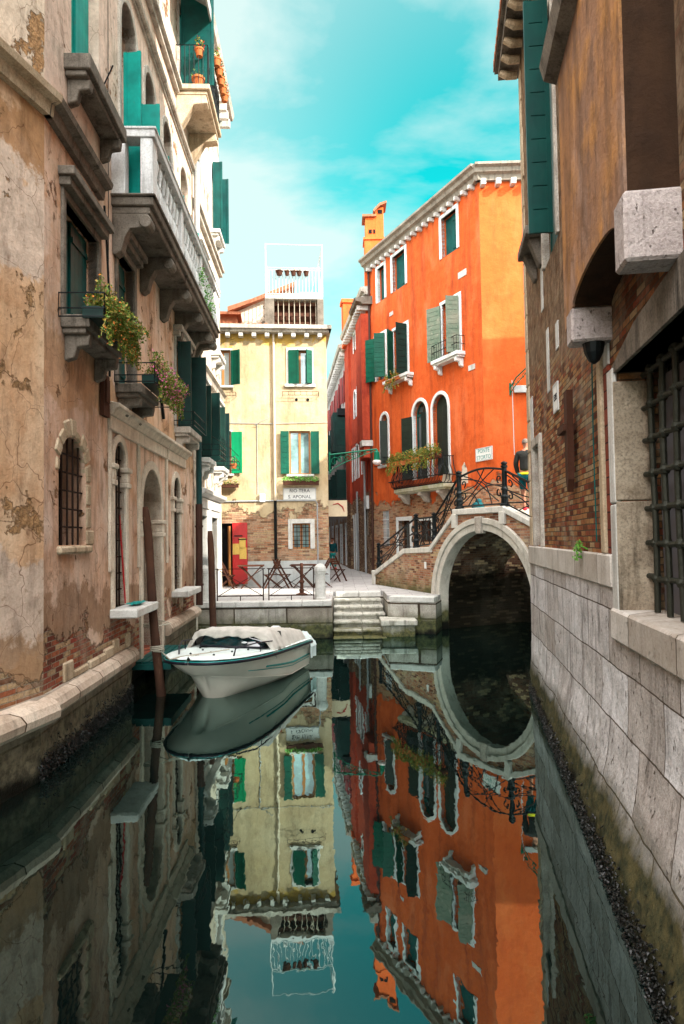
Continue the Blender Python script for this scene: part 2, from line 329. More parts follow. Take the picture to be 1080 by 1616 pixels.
def rbrick():
    g = G('red_and_ochre_brick', .9); c, h = brickcols(g, g.wallvec(.03), w=.22, h=.062, cs=((.38, .085, .04), (.60, .30, .11)), mort=(.13, .09, .055), dirt=.55)
    z = g.sep()[2]; zz = g.math('ADD', z, g.mr(g.noise(.9, 7, .66, seed=6), 0, 1, -2.2, 2.2))
    m = g.mr(zz, 4.6, 5.4, 0, .8); old = g.mix(g.mr(g.noise(1, 7, .75, vec=g.map((6, 6, 3.5))), .4, .6), (.44, .30, .19), (.13, .075, .04))
    c = g.mix(m, c, old); M['rbrick'] = g.done(c, g.bump(g.math('ADD', h, g.math('MULTIPLY', g.noise(7, 8, .8), 2.6)), .05, 1.0))
rbrick()
def redbrick(name, seed=0, low=None, cs=((.38, .13, .07), (.55, .30, .17)), mort=(.42, .36, .28)):
    g = G(name, .9); c, h = brickcols(g, g.wallvec(.02), cs=cs, mort=mort)
    if low:
        z = g.sep()[2]; zz = g.math('ADD', z, g.mr(g.noise(1.7, 6, .7, seed=seed), 0, 1, -1, 1)); c = g.mix(g.mr(zz, low[0]+.3, low[0]-.3, 0, .9), c, low[1])
    return g.done(c, g.bump(h, .018, 1.0))
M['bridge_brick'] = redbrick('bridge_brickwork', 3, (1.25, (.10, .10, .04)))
M['quay_brick'] = redbrick('shade_darkened_canal_brickwork', 4, (1.6, (.012, .013, .008)), cs=((.10, .04, .025), (.15, .08, .045)), mort=(.12, .10, .07))  # brick colours lowered to paint in the shade under the bridge
M['stone'] = stone('white_istrian_stone', (.66, .60, .52), (.36, .31, .26), dark=(.04, .03, .022), amt=.6, seed=1, streak=.6)
M['stonew'] = stone('pale_clean_stone', (.70, .68, .64), (.52, .50, .46), dark=(.10, .08, .06), amt=.4, seed=2, streak=.5)
M['stonec'] = stone('cream_door_surround_stone', (.78, .67, .54), (.56, .46, .36), dark=(.10, .07, .045), amt=.45, seed=71, streak=.45, bumpd=.02)
M['pier'] = stone('stained_window_pier', (.52, .43, .32), (.26, .20, .14), dark=(.015, .012, .008), amt=.7, seed=77, streak=.95, bumpd=.04)
M['balw'] = stone('whitish_balustrade_stone', (.86, .85, .84), (.66, .64, .62), dark=(.06, .055, .05), amt=.4, seed=79, streak=.6)
M['corbel'] = stone('rough_grey_corbel_stone', (.58, .50, .47), (.36, .30, .28), dark=(.05, .035, .03), amt=.6, seed=81, streak=.6, bumpd=.05, pits=.5)
M['stoned'] = stone('weathered_shade_darkened_stone', (.26, .22, .18), (.12, .10, .08), dark=(.02, .017, .013), amt=.7, seed=3, streak=.95)  # weathered stone, base colour darkened to deepen shade under ledges and balconies
M['stonewarm'] = stone('warm_limestone', (.66, .53, .38), (.44, .32, .20), amt=.6, seed=4, streak=.7, dark=(.08, .05, .03))
M['quay'] = stone('quay_stone_blocks', (.60, .57, .50), (.36, .33, .29), amt=.6, seed=5, blocks=(1.4, .42, .022), moss=(.42, (.10, .10, .04), (.04, .045, .025), .3), streak=.8, bumpd=.03)
M['base'] = stone('canal_base_stone', (.46, .38, .30), (.30, .25, .20), amt=.5, seed=6, blocks=(1.25, .52, .012), moss=(.52, (.20, .17, .11), (.07, .06, .04), .35), streak=.7, bumpd=.03)
M['mould'] = stone('rounded_base_moulding_stone', (.72, .60, .48), (.50, .38, .29), amt=.45, seed=7, blocks=(.9, 3.0, .012), streak=.6, bumpd=.02)
M['rstone'] = stone('right_wall_istrian_blocks', (.90, .86, .86), (.60, .56, .55), dark=(.06, .04, .028), amt=.6, seed=8, blocks=(.95, .50, .008), moss=(.44, (.085, .07, .03), (.03, .032, .016), .2), pits=1.0, streak=.85, bumpd=.035)
M['paving'] = None
def paving():
    g = G('paving_slabs', .7); o = g.sep(); v = g.comb(o[0], o[1]); c, f = g.brick(v, .8, .38, .008, (.50, .48, .46), (.38, .36, .35), (.12, .11, .10))
    n = g.noise(4, 7, .7); c = g.mix(g.mr(n, .45, .7, 0, .5), c, (.22, .2, .18)); M['paving'] = g.done(c, g.bump(g.math('SUBTRACT', g.math('MULTIPLY', n, .5), f), .01, 1))
paving()
M['teal'] = paint('teal_painted_wood', (.0, .33, .27), (.0, .20, .17), wear=.8, weart=(.05, .20, .17), seed=2, scale=(9, 9, 5))
M['teald'] = paint('dark_teal_painted_wood', (.002, .085, .075), (.002, .045, .042), wear=.4, weart=(.01, .04, .035), seed=3)
M['green'] = paint('green_painted_wood', (.0, .095, .055), (.0, .055, .032), wear=.35, weart=(.01, .03, .02), seed=5)
M['dgreen'] = paint('dark_green_painted_wood', (.004, .035, .028), (.003, .02, .017), wear=.35, weart=(.03, .06, .05), seed=6)
M['rgreen'] = paint('deep_green_glossy_shutter', (.0, .052, .043), (.0, .035, .03), rough=.35, wear=.15, weart=(.01, .03, .02), seed=7)
M['peelgreen'] = paint('peeling_green_grey_shutter', (.22, .24, .18), (.10, .16, .11), wear=.9, weart=(.5, .47, .38), seed=8, scale=(9, 9, 14))
M['blackgreen'] = paint('black_green_shutter', (.018, .03, .022), (.012, .02, .015), wear=.2, weart=(.05, .06, .05), seed=9)
M['wood'] = plain('varnished_brown_wood', (.42, .17, .05), .45, sc=18)
M['dwood'] = plain('dark_weathered_wood', (.075, .03, .018), .7, sc=14, bump=.01)
M['pole'] = paint('mooring_pole_wood', (.085, .038, .022), (.045, .022, .015), rough=.8, wear=.8, weart=(.17, .11, .07), seed=4, scale=(20, 20, 1.5))
M['iron'] = plain('black_wrought_iron', (.010, .013, .014), .42, .5, sc=25)
M['rust'] = plain('rusted_iron', (.035, .019, .014), .75, .2, sc=30)
M['irongreen'] = plain('green_cast_iron', (.0, .13, .07), .4, .1, sc=18)
M['ironbars'] = plain('old_forged_window_bars', (.035, .036, .026), .5, .4, sc=24, bump=.01)
M['dark'] = plain('dark_interior', (.010, .010, .010), .9)
M['curtain'] = plain('pale_curtain_behind_glass', (.50, .55, .52), .35, sc=6)
def glassmat(name, col, rough=.06):
    g = G(name, rough); n = g.noise(1.3, 4, .6); g.p.inputs['IOR'].default_value = 1.9; return g.done(g.mix(g.mr(n, .4, .6), col, tuple(q*.35 for q in col)), g.bump(g.noise(2.2, 2), .01, .25))
M['glass'] = glassmat('window_glass', (.03, .045, .045)); M['glassp'] = glassmat('pale_window_glass', (.25, .42, .42)); M['glasst'] = glassmat('dark_tinted_glass', (.002, .03, .035))
M['doorred'] = paint('glossy_red_paint', (.50, .008, .008), (.38, .006, .006), rough=.3, wear=.1, weart=(.2, .0, .0))
M['paper'] = plain('yellowed_paper', (.72, .48, .12), .8, sc=20)
M['paint_white'] = plain('white_paint', (.66, .68, .67), .5, var=.35, sc=7)
M['ink'] = plain('black_lettering', (.03, .03, .035), .6, var=0)
M['inkteal'] = plain('faded_green_lettering', (.10, .30, .28), .6, var=0)
M['signw'] = plain('white_enamel_sign', (.80, .80, .77), .5, var=.2, sc=5)
M['terracotta'] = plain('terracotta', (.50, .15, .05), .8)
M['tile'] = plain('clay_roof_tiles', (.40, .15, .08), .85, var=.7, sc=6, bump=.01)
M['cloth'] = plain('grey_awning_cloth', (.36, .38, .37), .9)
M['hull'] = paint('cream_gelcoat', (.72, .66, .57), (.64, .58, .49), rough=.3, wear=.25, weart=(.40, .34, .26), scale=(3, 3, 9))
M['deck'] = plain('white_green_deck_gelcoat', (.82, .90, .86), .3, var=.12, sc=4, bump=0.0)
M['tealstripe'] = plain('teal_stripe', (.0, .26, .24), .3, var=.05)
M['rubber'] = plain('black_rubbing_strake', (.012, .01, .018), .4)
M['tarp'] = plain('grey_boat_tarpaulin', (.58, .54, .48), .8, var=.5, sc=5, bump=.012)
M['rope'] = plain('pale_rope', (.42, .38, .30), .9)
M['leaf'] = leafmat('leaf_green', (.10, .22, .03), (.22, .30, .03), (.05, .12, .02))
M['leafy'] = leafmat('leaf_yellow_green', (.15, .24, .03), (.06, .14, .02), (.42, .24, .05))
M['leaff'] = leafmat('leaf_fresh_green', (.10, .36, .05), (.20, .42, .06), (.05, .20, .03))
M['pink'] = plain('pink_petals', (.75, .16, .36), .6, var=.1); M['orangef'] = plain('orange_petals', (.80, .25, .06), .6, var=.1); M['redf'] = plain('red_petals', (.65, .03, .02), .6, var=.1)
M['skin'] = plain('skin', (.48, .22, .14), .55, var=.12); M['hair'] = plain('short_grey_hair', (.20, .16, .13), .8)
M['jacket'] = plain('dark_olive_jacket', (.040, .040, .036), .85, sc=9, bump=.01); M['shirt'] = plain('yellow_shirt', (.80, .75, .03), .8); M['jeans'] = plain('teal_jeans', (.01, .12, .14), .85, sc=9, bump=.01)
M['shoe'] = plain('red_shoe', (.65, .03, .05), .6); M['bagc'] = plain('dark_teal_cloth', (.01, .08, .09), .8)
M['algae'] = plain('dark_wet_mussels', (.006, .006, .005), .3, var=.5, sc=30, bump=.01)
M['soil'] = plain('dark_soil', (.04, .025, .015), .95)
M['lamp'] = plain('milky_lamp_glass', (.75, .62, .60), .3, var=.05)
M['pipe'] = plain('pale_downpipe', (.62, .50, .36), .5); M['pipeg'] = plain('dark_green_downpipe', (.008, .045, .045), .4); M['pipeb'] = plain('brown_iron_pipe', (.06, .026, .018), .5, .2); M['pipegrey'] = plain('grey_downpipe', (.35, .36, .36), .5)
M['signcream'] = plain('cream_sign_board', (.72, .58, .40), .7, var=.2)
M['cablet'] = plain('dark_teal_cable', (.01, .10, .09), .7)
# ------------------------------------------------------------ building kit
def opening(u0, u1, z0, z1, arch=False, n=14):
    if not arch: return [(u0, z0), (u1, z0), (u1, z1), (u0, z1)]
    r = (u1-u0)/2; c = (u0+u1)/2; zs = z1-r
    return [(u0, z0), (u1, z0)] + [(c+r*math.cos(PI*i/n), zs+r*math.sin(PI*i/n)) for i in range(n+1)]
def path_of(u0, u1, z0, z1, arch, w=0, n=14):
    if not arch: return [(u0-w, z0), (u0-w, z1+w), (u1+w, z1+w), (u1+w, z0)]
    r = (u1-u0)/2+w; c = (u0+u1)/2; zs = z1-(u1-u0)/2
    return [(u0-w, z0)] + [(c-r*math.cos(PI*i/n), zs+r*math.sin(PI*i/n)) for i in range(n+1)] + [(u1+w, z0)]
def wall(F, par, outline, holes, mat, depth=.3, back=None, name='wall', parent=None):
    """a facade sheet with real openings and their reveals; back = thickness of the solid behind"""
    mb = MB(); loops = [outline] + holes
    pts = [p for l in loops for p in l]
    tris = tessellate_polygon([[Vector((a, b, 0)) for a, b in l] for l in loops])
    mb.add([(a, 0, b) for a, b in pts], [tuple(t) for t in tris])
    for h in holes:
        n = len(h)
        mb.add([(a, 0, b) for a, b in h] + [(a, depth, b) for a, b in h], [(i, (i+1) % n, n+(i+1) % n, n+i) for i in range(n)])
    n = len(outline)
    mb.add([(a, 0, b) for a, b in outline] + [(a, depth, b) for a, b in outline], [(i, (i+1) % n, n+(i+1) % n, n+i) for i in range(n)])
    if back:
        us = [p[0] for p in outline]; zs = [p[1] for p in outline]
        mb.box(min(us), max(us), depth, back, min(zs), max(zs))
    return mb.build(name, mat, par, F.M)
def leaf(mb, u, v, ang, side, w, z0, z1, n=5, th=.035, vert=False):
    """a shutter leaf of boards hinged at (u,v); ang 0 closed, 90 straight out, 180 folded back on the wall"""
    a = math.radians(ang); sx = 1 if side == 'L' else -1
    dx = Vector((sx*math.cos(a), -math.sin(a), 0)); nrm = Vector((-dx.y, dx.x, 0))*th
    o = Vector((u, v, z0)); g = .006
    if vert:
        for i in range(n): mb.obox(o+dx*(w*i/n+g), dx*(w/n-g), nrm, (0, 0, z1-z0))
        for zz in (.15, .85): mb.obox(o+dx*.02+nrm+Vector((0, 0, (z1-z0)*zz-.04)), dx*(w-.04), nrm*.6, (0, 0, .08))
    else:
        h = (z1-z0)/n
        for i in range(n): mb.obox(o+Vector((0, 0, i*h+g))+nrm*.25, dx*w, nrm*.75, (0, 0, h-2*g))
        for q in (0, w-.06): mb.obox(o+dx*q-nrm*.15, dx*.06, nrm*1.25, (0, 0, z1-z0))
        mb.obox(o+dx*.06+nrm*.3, dx*(w-.12), nrm*.3, (0, 0, z1-z0))
def window(F, par, u0, u1, z0, z1, arch=False, fill='glass', frame=.1, fm='stonew', proud=.04, depth=.2, shut=(), sill=None, wm='wood', gm='glass', sm='green', name='window', label=None, bars=(3, 5), nb=6, vert=False, band=0, sillm=None, v=0):
    mb = MB(); c = (u0+u1)/2; zt = z1-(u1-u0)/2 if arch else z1; t = .055
    if fill in ('glass', 'double'):
        inner = path_of(u0+t, u1-t, z0+t, z1-t, arch); outer = path_of(u0, u1, z0+t, z1, arch)
        mb.ring(inner, path_of(u0+t, u1-t, z0+t, z1-t, arch, w=t), depth-.05, depth); mb.box(u0, u1, depth-.05, depth, z0, z0+t)
        mb.box(c-.04, c+.04, depth-.045, depth-.005, z0+t, zt-t)
        if arch: mb.box(u0+.01, u1-.01, depth-.06, depth-.005, zt-.04, zt+.04)
        w = mb.build(name, M[wm], par, F.M)
        p = MB(); o = opening(u0+.01, u1-.01, z0+.01, z1-.01, arch); p.ext([(a, depth-.02, b) for a, b in o], (0, .03, 0)); p.build('pane', M[gm], w, F.M)
    elif fill == 'closed':
        leaf(mb, u0+.015, depth-.04, 0, 'L', c-u0-.02, z0+.01, z1-.01, nb, vert=vert); leaf(mb, u1-.015, depth-.04, 0, 'R', u1-c-.02, z0+.01, z1-.01, nb, vert=vert)
        w = mb.build(name, M[sm], par, F.M)
        p = MB(); p.box(u0, u1, depth+.02, depth+.05, z0, z1); p.build('pane', M['dark'], w, F.M)
    else:
        o = opening(u0-.0, u1, z0, z1, arch); mb.ext([(a, depth, b) for a, b in o], (0, .04, 0)); w = mb.build(name, M['dark'] if fill == 'dark' else M['glass'], par, F.M)
    if label: w['label'] = label
    if frame:
        fr = MB(); fr.ring(path_of(u0, u1, z0, z1, arch), path_of(u0, u1, z0, z1, arch, frame), -proud, depth*.6)
        if band: fr.box(u0-frame-.05, u1+frame+.05, -proud-.1, .05, z1+frame, z1+frame+band*.5); fr.box(u0-frame-.1, u1+frame+.1, -proud-.17, .05, z1+frame+band*.5, z1+frame+band)
        fr.build('frame', M[fm], w, F.M, bevel=.008)
    if fill == 'bars' or name == 'barred_window' or bars == 'y':
        b = MB(); nu, nz = bars if bars != 'y' else (3, 5)
        for i in range(nu): x = u0+(u1-u0)*(i+1)/(nu+1); b.tube([(x, .04, z0), (x, .04, z1-(.02 if not arch else max(0, (u1-u0)/2-math.sqrt(max(0, ((u1-u0)/2)**2-(x-c)**2)))))], .014, 6)
        for j in range(nz): zz = z0+(z1-z0)*(j+1)/(nz+1); hw = (u1-u0)/2 if zz < zt or not arch else math.sqrt(max(.001, ((u1-u0)/2)**2-(zz-zt)**2)); b.tube([(c-hw, .055, zz), (c+hw, .055, zz)], .013, 6)
        b.build('grille', M['rust'] if fm != 'paint_white' else M['paint_white'], w, F.M)
    if sill:
        s = MB(); e, pr, th = sill[:3]; s.box(u0-e, u1+e, -pr, depth*.5, z0-th, z0+.003)
        if len(sill) > 3 and sill[3]:
            s.box(u0-e+.04, u1+e-.04, -pr+.06, 0, z0-th-.07, z0-th)
            for q in (u0-e+.12, u1+e-.24):
                s.prism_x([(-.002, z0-th-.07), (-.002, z0-th-.40), (-pr*.35, z0-th-.36), (-pr*.45, z0-th-.22), (-pr*.85, z0-th-.2), (-pr*.9, z0-th-.07)], q, q+.13)
        s.build('sill', M[sillm or fm], w, F.M, bevel=.012)
    for sh in shut:
        side, ang = sh[:2]; mm = sh[2] if len(sh) > 2 else sm; ww = sh[3] if len(sh) > 3 else (u1-u0)/2-.01; sv = sh[4] if len(sh) > 4 else -proud-.03
        s = MB(); leaf(s, u0-.02 if side == 'L' else u1+.02, sv, ang, side, ww, z0+.02, z0+sh[5] if len(sh) > 5 else (zt if arch else z1)-.02, nb, vert=vert); s.build('shutter', M[mm], w, F.M)
    return w
def eave(F, par, u0, u1, z, proj=.4, th=.28, step=.42, mat='stone', dm='stonew', dz=.18, slope=True, name='cornice', e0=0, e1=0):
    mb = MB(); mb.prism_x([(0, z), (-proj*.55, z), (-proj*.62, z+th*.35), (-proj*.9, z+th*.45), (-proj, z+th), (.1, z+th+.12), (.1, z)], u0-e0, u1+e1)
    c = mb.build(name, M[mat], par, F.M)
    n = max(1, int((u1-u0)/step))
    for i in range(n):
        x = u0+.1+(u1-u0-.2)*(i+.5)/n; d = MB(); d.box(x-.07, x+.07, -proj*.8, .0, z-dz, z); d.build('rafter_end', M[dm], c, F.M, bevel=.01)
    return c
def rooftiles(par, Mx, x0, x1, y0, y1, z0, z1, name='roof', mat='tile'):
    """clay tile roof rising from the eave (y0,z0) to (y1,z1): half-round courses"""
    n = max(2, int((x1-x0)/.2)); k = max(2, int((y1-y0)/.4)); mb = MB()
    for i in range(n):
        xa = x0+(x1-x0)*i/n; w = (x1-x0)/n
        for j in range(k):
            ya = y0+(y1-y0)*j/k; yb = y0+(y1-y0)*(j+1)/k+.05; za = z0+(z1-z0)*j/k+.03; zb = z0+(z1-z0)*(j+1)/k-.0
            b = []; 
            for t in range(6):
                a = PI*t/5; b.append((xa+w/2-w*.42*math.cos(a), ya, za+w*.42*math.sin(a)))
            for t in range(6):
                a = PI*t/5; b.append((xa+w/2-w*.36*math.cos(a), yb, zb+w*.36*math.sin(a)))
            mb.add(b, [(t, t+1, t+7, t+6) for t in range(5)]+[(0, 1, 2, 3, 4, 5)])
    mb.add([(x0, y0, z0), (x1, y0, z0), (x1, y1, z1), (x0, y1, z1), (x0, y0, z0-.06), (x1, y0, z0-.06), (x1, y1, z1-.06), (x0, y1, z1-.06)], [(0, 1, 2, 3), (4, 7, 6, 5), (0, 4, 5, 1), (1, 5, 6, 2), (3, 2, 6, 7), (0, 3, 7, 4)])
    return mb.build(name, M[mat], par, Mx)
# ------------------------------------------------------------ plants
def foliage_mb(mb, cx, cy, cz, rx, ry, rz, n, size, flowers=0, rnd=None):
    rnd = rnd or random
    for i in range(n):
        d = Vector((rnd.gauss(0, 1), rnd.gauss(0, 1), rnd.gauss(0, 1))).normalized()*(rnd.random()**.45)
        p = Vector((cx+d.x*rx, cy+d.y*ry, cz+d.z*rz)); s = size*rnd.uniform(.6, 1.3)
        a = Vector((rnd.gauss(0, 1), rnd.gauss(0, 1), rnd.gauss(0, .7))).normalized(); b = a.cross(Vector((rnd.gauss(0, 1), rnd.gauss(0, 1), rnd.gauss(0, 1)))).normalized()
        mb.cm = 1 if (i < flowers) else 0
        if mb.cm: s *= .8; p += d*.02
        mb.add([p-a*s*.5, p+b*s*.32, p+a*s*.6, p-b*s*.32], [(0, 1, 2, 3)])
    mb.cm = 0
def flowerbox(label, F, u0, u1, v0, v1, z, h=.16, box='terracotta', leaves='leafy', fl=None, nfl=0, n=260, hh=.16, size=.06, cat='flower box', group=None, hang=0, name='flower_box', stems=0):
    c = F.w((u0+u1)/2, (v0+v1)/2, z); t = thing(name, label, cat, c, group); t2 = WM[t.name]
    rnd = random.Random(int(u0*100)+int(z*10)); b = MB(); b.box(u0, u1, v0, v1, z, z+h*.1)
    for (a0, a1, b0, b1) in ((u0, u1, v0, v0+.02), (u0, u1, v1-.02, v1), (u0, u0+.02, v0+.02, v1-.02), (u1-.02, u1, v0+.02, v1-.02)): b.box(a0, a1, b0, b1, z+h*.1, z+h)
    b.box(u0-.01, u1+.01, v0-.012, v0+.0, z+h*.8, z+h*1.02)
    b.build('planter', M[box], t, F.M); s = MB(); s.box(u0+.02, u1-.02, v0+.02, v1-.02, z+h*.5, z+h*.9); s.build('soil', M['soil'], t, F.M)
    f = MB(); k = max(1, int((u1-u0)/.22)); um = (v0+v1)/2
    for i in range(k):
        x = u0+(u1-u0)*(i+.5)/k; q = rnd.uniform(.7, 1.25)
        foliage_mb(f, x, um-.02-hang*.3, z+h+hh*.35*q, .19, (v1-v0)*.75+hang*.3, hh*q, n//k, size, nfl//k, rnd)
        if hang: foliage_mb(f, x, v0-.04, z+h-hang*.5, .15, .08, hang*.6*q, int(n//k*.5), size, nfl//k//2, rnd)
    for i in range(stems):   # straggling strands, some rising, some trailing over the edge
        x = rnd.uniform(u0, u1); dn = i % 2; p = [Vector((x, v0 if dn else um, z+h))]; w = rnd.uniform(-.05, .05)
        for q in range(9 if dn else 5):
            p.append(p[-1]+Vector((w+rnd.uniform(-.03, .03), (-.03 if q < 2 else rnd.uniform(-.012, .012)) if dn else rnd.uniform(-.05, .01), -rnd.uniform(.02, .075) if dn else rnd.uniform(.03, .10))))
            foliage_mb(f, p[-1].x, p[-1].y, p[-1].z, .03, .03, .03, 4, size*.9, 1 if rnd.random() < .4 else 0, rnd)
        f.tube(p, .004, 3)
    f.build('leaves', [M[leaves], M[fl or 'orangef']], t, F.M); return t
def pot(label, P, r=.1, h=.18, leaves='leafy', fl=None, n=40, group=None, hh=.12, mat='terracotta', name='flower_pot'):
    t = thing(name, label, 'flower pot', P, group)
    b = MB(); b.lathe((0, 0, 0), [(r*.68, 0), (r*.95, h*.8), (r*1.08, h*.8), (r*1.08, h), (r*.9, h), (r*.85, h*.85), (.001, h*.85)], 12); b.build('planter', M[mat], t, WM[t.name])
    f = MB(); foliage_mb(f, 0, 0, h+hh*.5, r*1.2, r*1.2, hh, n, .05, n//4 if fl else 0, random.Random(int(P[2]*100+P[1]*10))); f.build('leaves', [M[leaves], M[fl or 'redf']], t, WM[t.name]); return t
def railing(mb, pts, z0, z1, n, r=.009, rails=(0, 1), closed=False):
    """straight iron railing along plan points (x,y)"""
    L = [Vector((a, b)) for a, b in pts]
    for q in rails: mb.tube([(p.x, p.y, z0+(z1-z0)*q) for p in L], r*1.3, 5)
    tot = sum((L[i+1]-L[i]).length for i in range(len(L)-1))
    for i in range(len(L)-1):
        l = (L[i+1]-L[i]).length; k = max(1, round(n*l/tot))
        for j in range(k+1): p = L[i].lerp(L[i+1], j/k); mb.tube([(p.x, p.y, z0), (p.x, p.y, z1)], r, 4)
# ================================================================= SETTING
MOUT = Matrix.Identity(4)
def water():
    g = G('canal_water', .03); nt = g.nt; nt.nodes.remove(g.p)
    v = g.map((1, .35, 1)); n1 = g.noise(1.1, 3, .5, vec=v); n2 = g.noise(5.5, 3, .55, vec=g.map((1, .45, 1)), seed=3)
    h = g.math('ADD', n1, g.math('MULTIPLY', n2, .22)); nb = g.bump(h, .02, .16)
    lw = g.n('ShaderNodeFresnel'); lw.inputs['IOR'].default_value = 1.33; g.l(nb, lw.inputs['Normal'])
    fac = g.mr(lw.outputs[0], 0.02, .30, .125, .50)
    df = g.n('ShaderNodeBsdfDiffuse'); df.inputs['Color'].default_value = (.0015, .004, .0035, 1); gl = g.n('ShaderNodeBsdfGlossy'); gl.inputs['Roughness'].default_value = .012; gl.inputs['Color'].default_value = (.70, .95, .91, 1); g.l(nb, gl.inputs['Normal'])
    mx = g.n('ShaderNodeMixShader'); g.l(fac, mx.inputs[0]); g.l(df.outputs[0], mx.inputs[1]); g.l(gl.outputs[0], mx.inputs[2]); g.l(mx.outputs[0], g.out.inputs[0])
    mb = MB(); mb.add([(-60, -40, 0), (60, -40, 0), (60, 90, 0), (-60, 90, 0)], [(0, 1, 2, 3)]); o = mb.build('water', g.mat); o['kind'] = 'structure'
water()
LB = Fac((-3.5, 8.0), (-3.5-.037*15, 23.0)); LA = Fac((-4.85, 3.0), (-3.5, 8.0)); RW = Fac((3.32, 12.0), (1.553+.147*1.5, 1.5))
YB = Fac((-4.3, 24.4), (-.5, 24.75)); RD = Fac((1.4, 30.0), (4.78, 22.6)); RF = Fac((4.78, 22.6), (11.5, 22.4))
D2 = Fac((.47, 37.5), (1.4, 30.0)); G2 = Fac((-1.64, 60.0), (.42, 37.9))
# ground: campo, quay, alley paving, one sheet at z=1 with stone edge
def quay():
    Q = [(-4.6, 18.3), (-.30, 18.3), (-.30, 21.0), (1.22, 21.0), (1.25, 19.2), (2.52, 18.75), (2.9, 20.0), (4.75, 21.0), (4.9, 23.5), (3.2, 31), (.3, 70), (-4.0, 70), (-9, 24), (-9, 18.3)]
    mb = MB(); mb.prism_z(Q, -1.5, .86); o = mb.build('quay', M['quay']); o['kind'] = 'structure'
    # coping slabs along the edge
    cp = MB(); rnd = random.Random(3)
    def slabs(a, b, w, lens):
        a, b = Vector(a), Vector(b); d = (b-a); L = d.length; d /= L; nrm = Vector((-d.y, d.x)); s = 0
        while s < L-.05:
            l = min(lens*rnd.uniform(.8, 1.2), L-s); p = a+d*(s+.006)
            if L-s-l < .35: l = L-s
            cp.obox((p.x-nrm.x*.05, p.y-nrm.y*.05, .86+rnd.uniform(-.002, .004)), (d.x*(l-.012), d.y*(l-.012), 0), (nrm.x*w, nrm.y*w, 0), (0, 0, .15+rnd.uniform(-.006, .006))); s += l
    slabs((-4.4, 18.3), (-.31, 18.3), .5, 1.7); slabs((-.24, 21.0), (1.15, 21.0), .42, .8)
    slabs((1.29, 19.25), (2.5, 18.78), .5, 1.25)
    k = cp.build('kerb', M['stonew'], bevel=.015); k['kind'] = 'structure'
    mb = MB(); mb.prism_z([(-4.6, 18.75), (-.31, 18.75), (-.31, 21.4), (1.24, 21.4), (1.27, 19.7), (2.6, 19.25), (2.95, 20.1), (4.7, 21.0), (4.9, 23.5), (3.2, 31), (.3, 70), (-4.0, 70), (-9, 24), (-9, 18.75)], .862, 1.0)
    o = mb.build('pavement', M['paving']); o['kind'] = 'structure'
    # water steps
    st = MB()
    for k in range(6):
        y0 = 20.98-.46*k; z = .84-.165*k; x1 = 1.14+.03*k if k < 3 else 1.05+.02*k
        xs = [-.29, x1*.45, x1][:3]
        for q in (0, 1): st.box(xs[q]+.005, xs[q+1]-.005, y0-.50, 21.2, z-.075, z-.004*q)
        st.box(-.28, x1-.02, y0-.43, 21.2, z-.32, z-.07)
    st.box(1.0, 1.98, 18.35, 19.35, .30, .44); st.box(1.04, 1.92, 18.45, 19.2, -.6, .30)
    o = st.build('water_steps', M['stepst'], bevel=.018); o['kind'] = 'structure'
M['stepst'] = stone('water_step_stone', (.62, .60, .53), (.36, .34, .28), dark=(.04, .04, .025), amt=.55, seed=12, moss=(.18, (.14, .13, .05), (.05, .055, .03), .5), streak=.9)
quay()
mb = MB(); mb.prism_z([(-30, -30), (30, -30), (30, 100), (-30, 100)], -3.2, -3.0); o = mb.build('canal_bed', M['algae']); o['kind'] = 'structure'
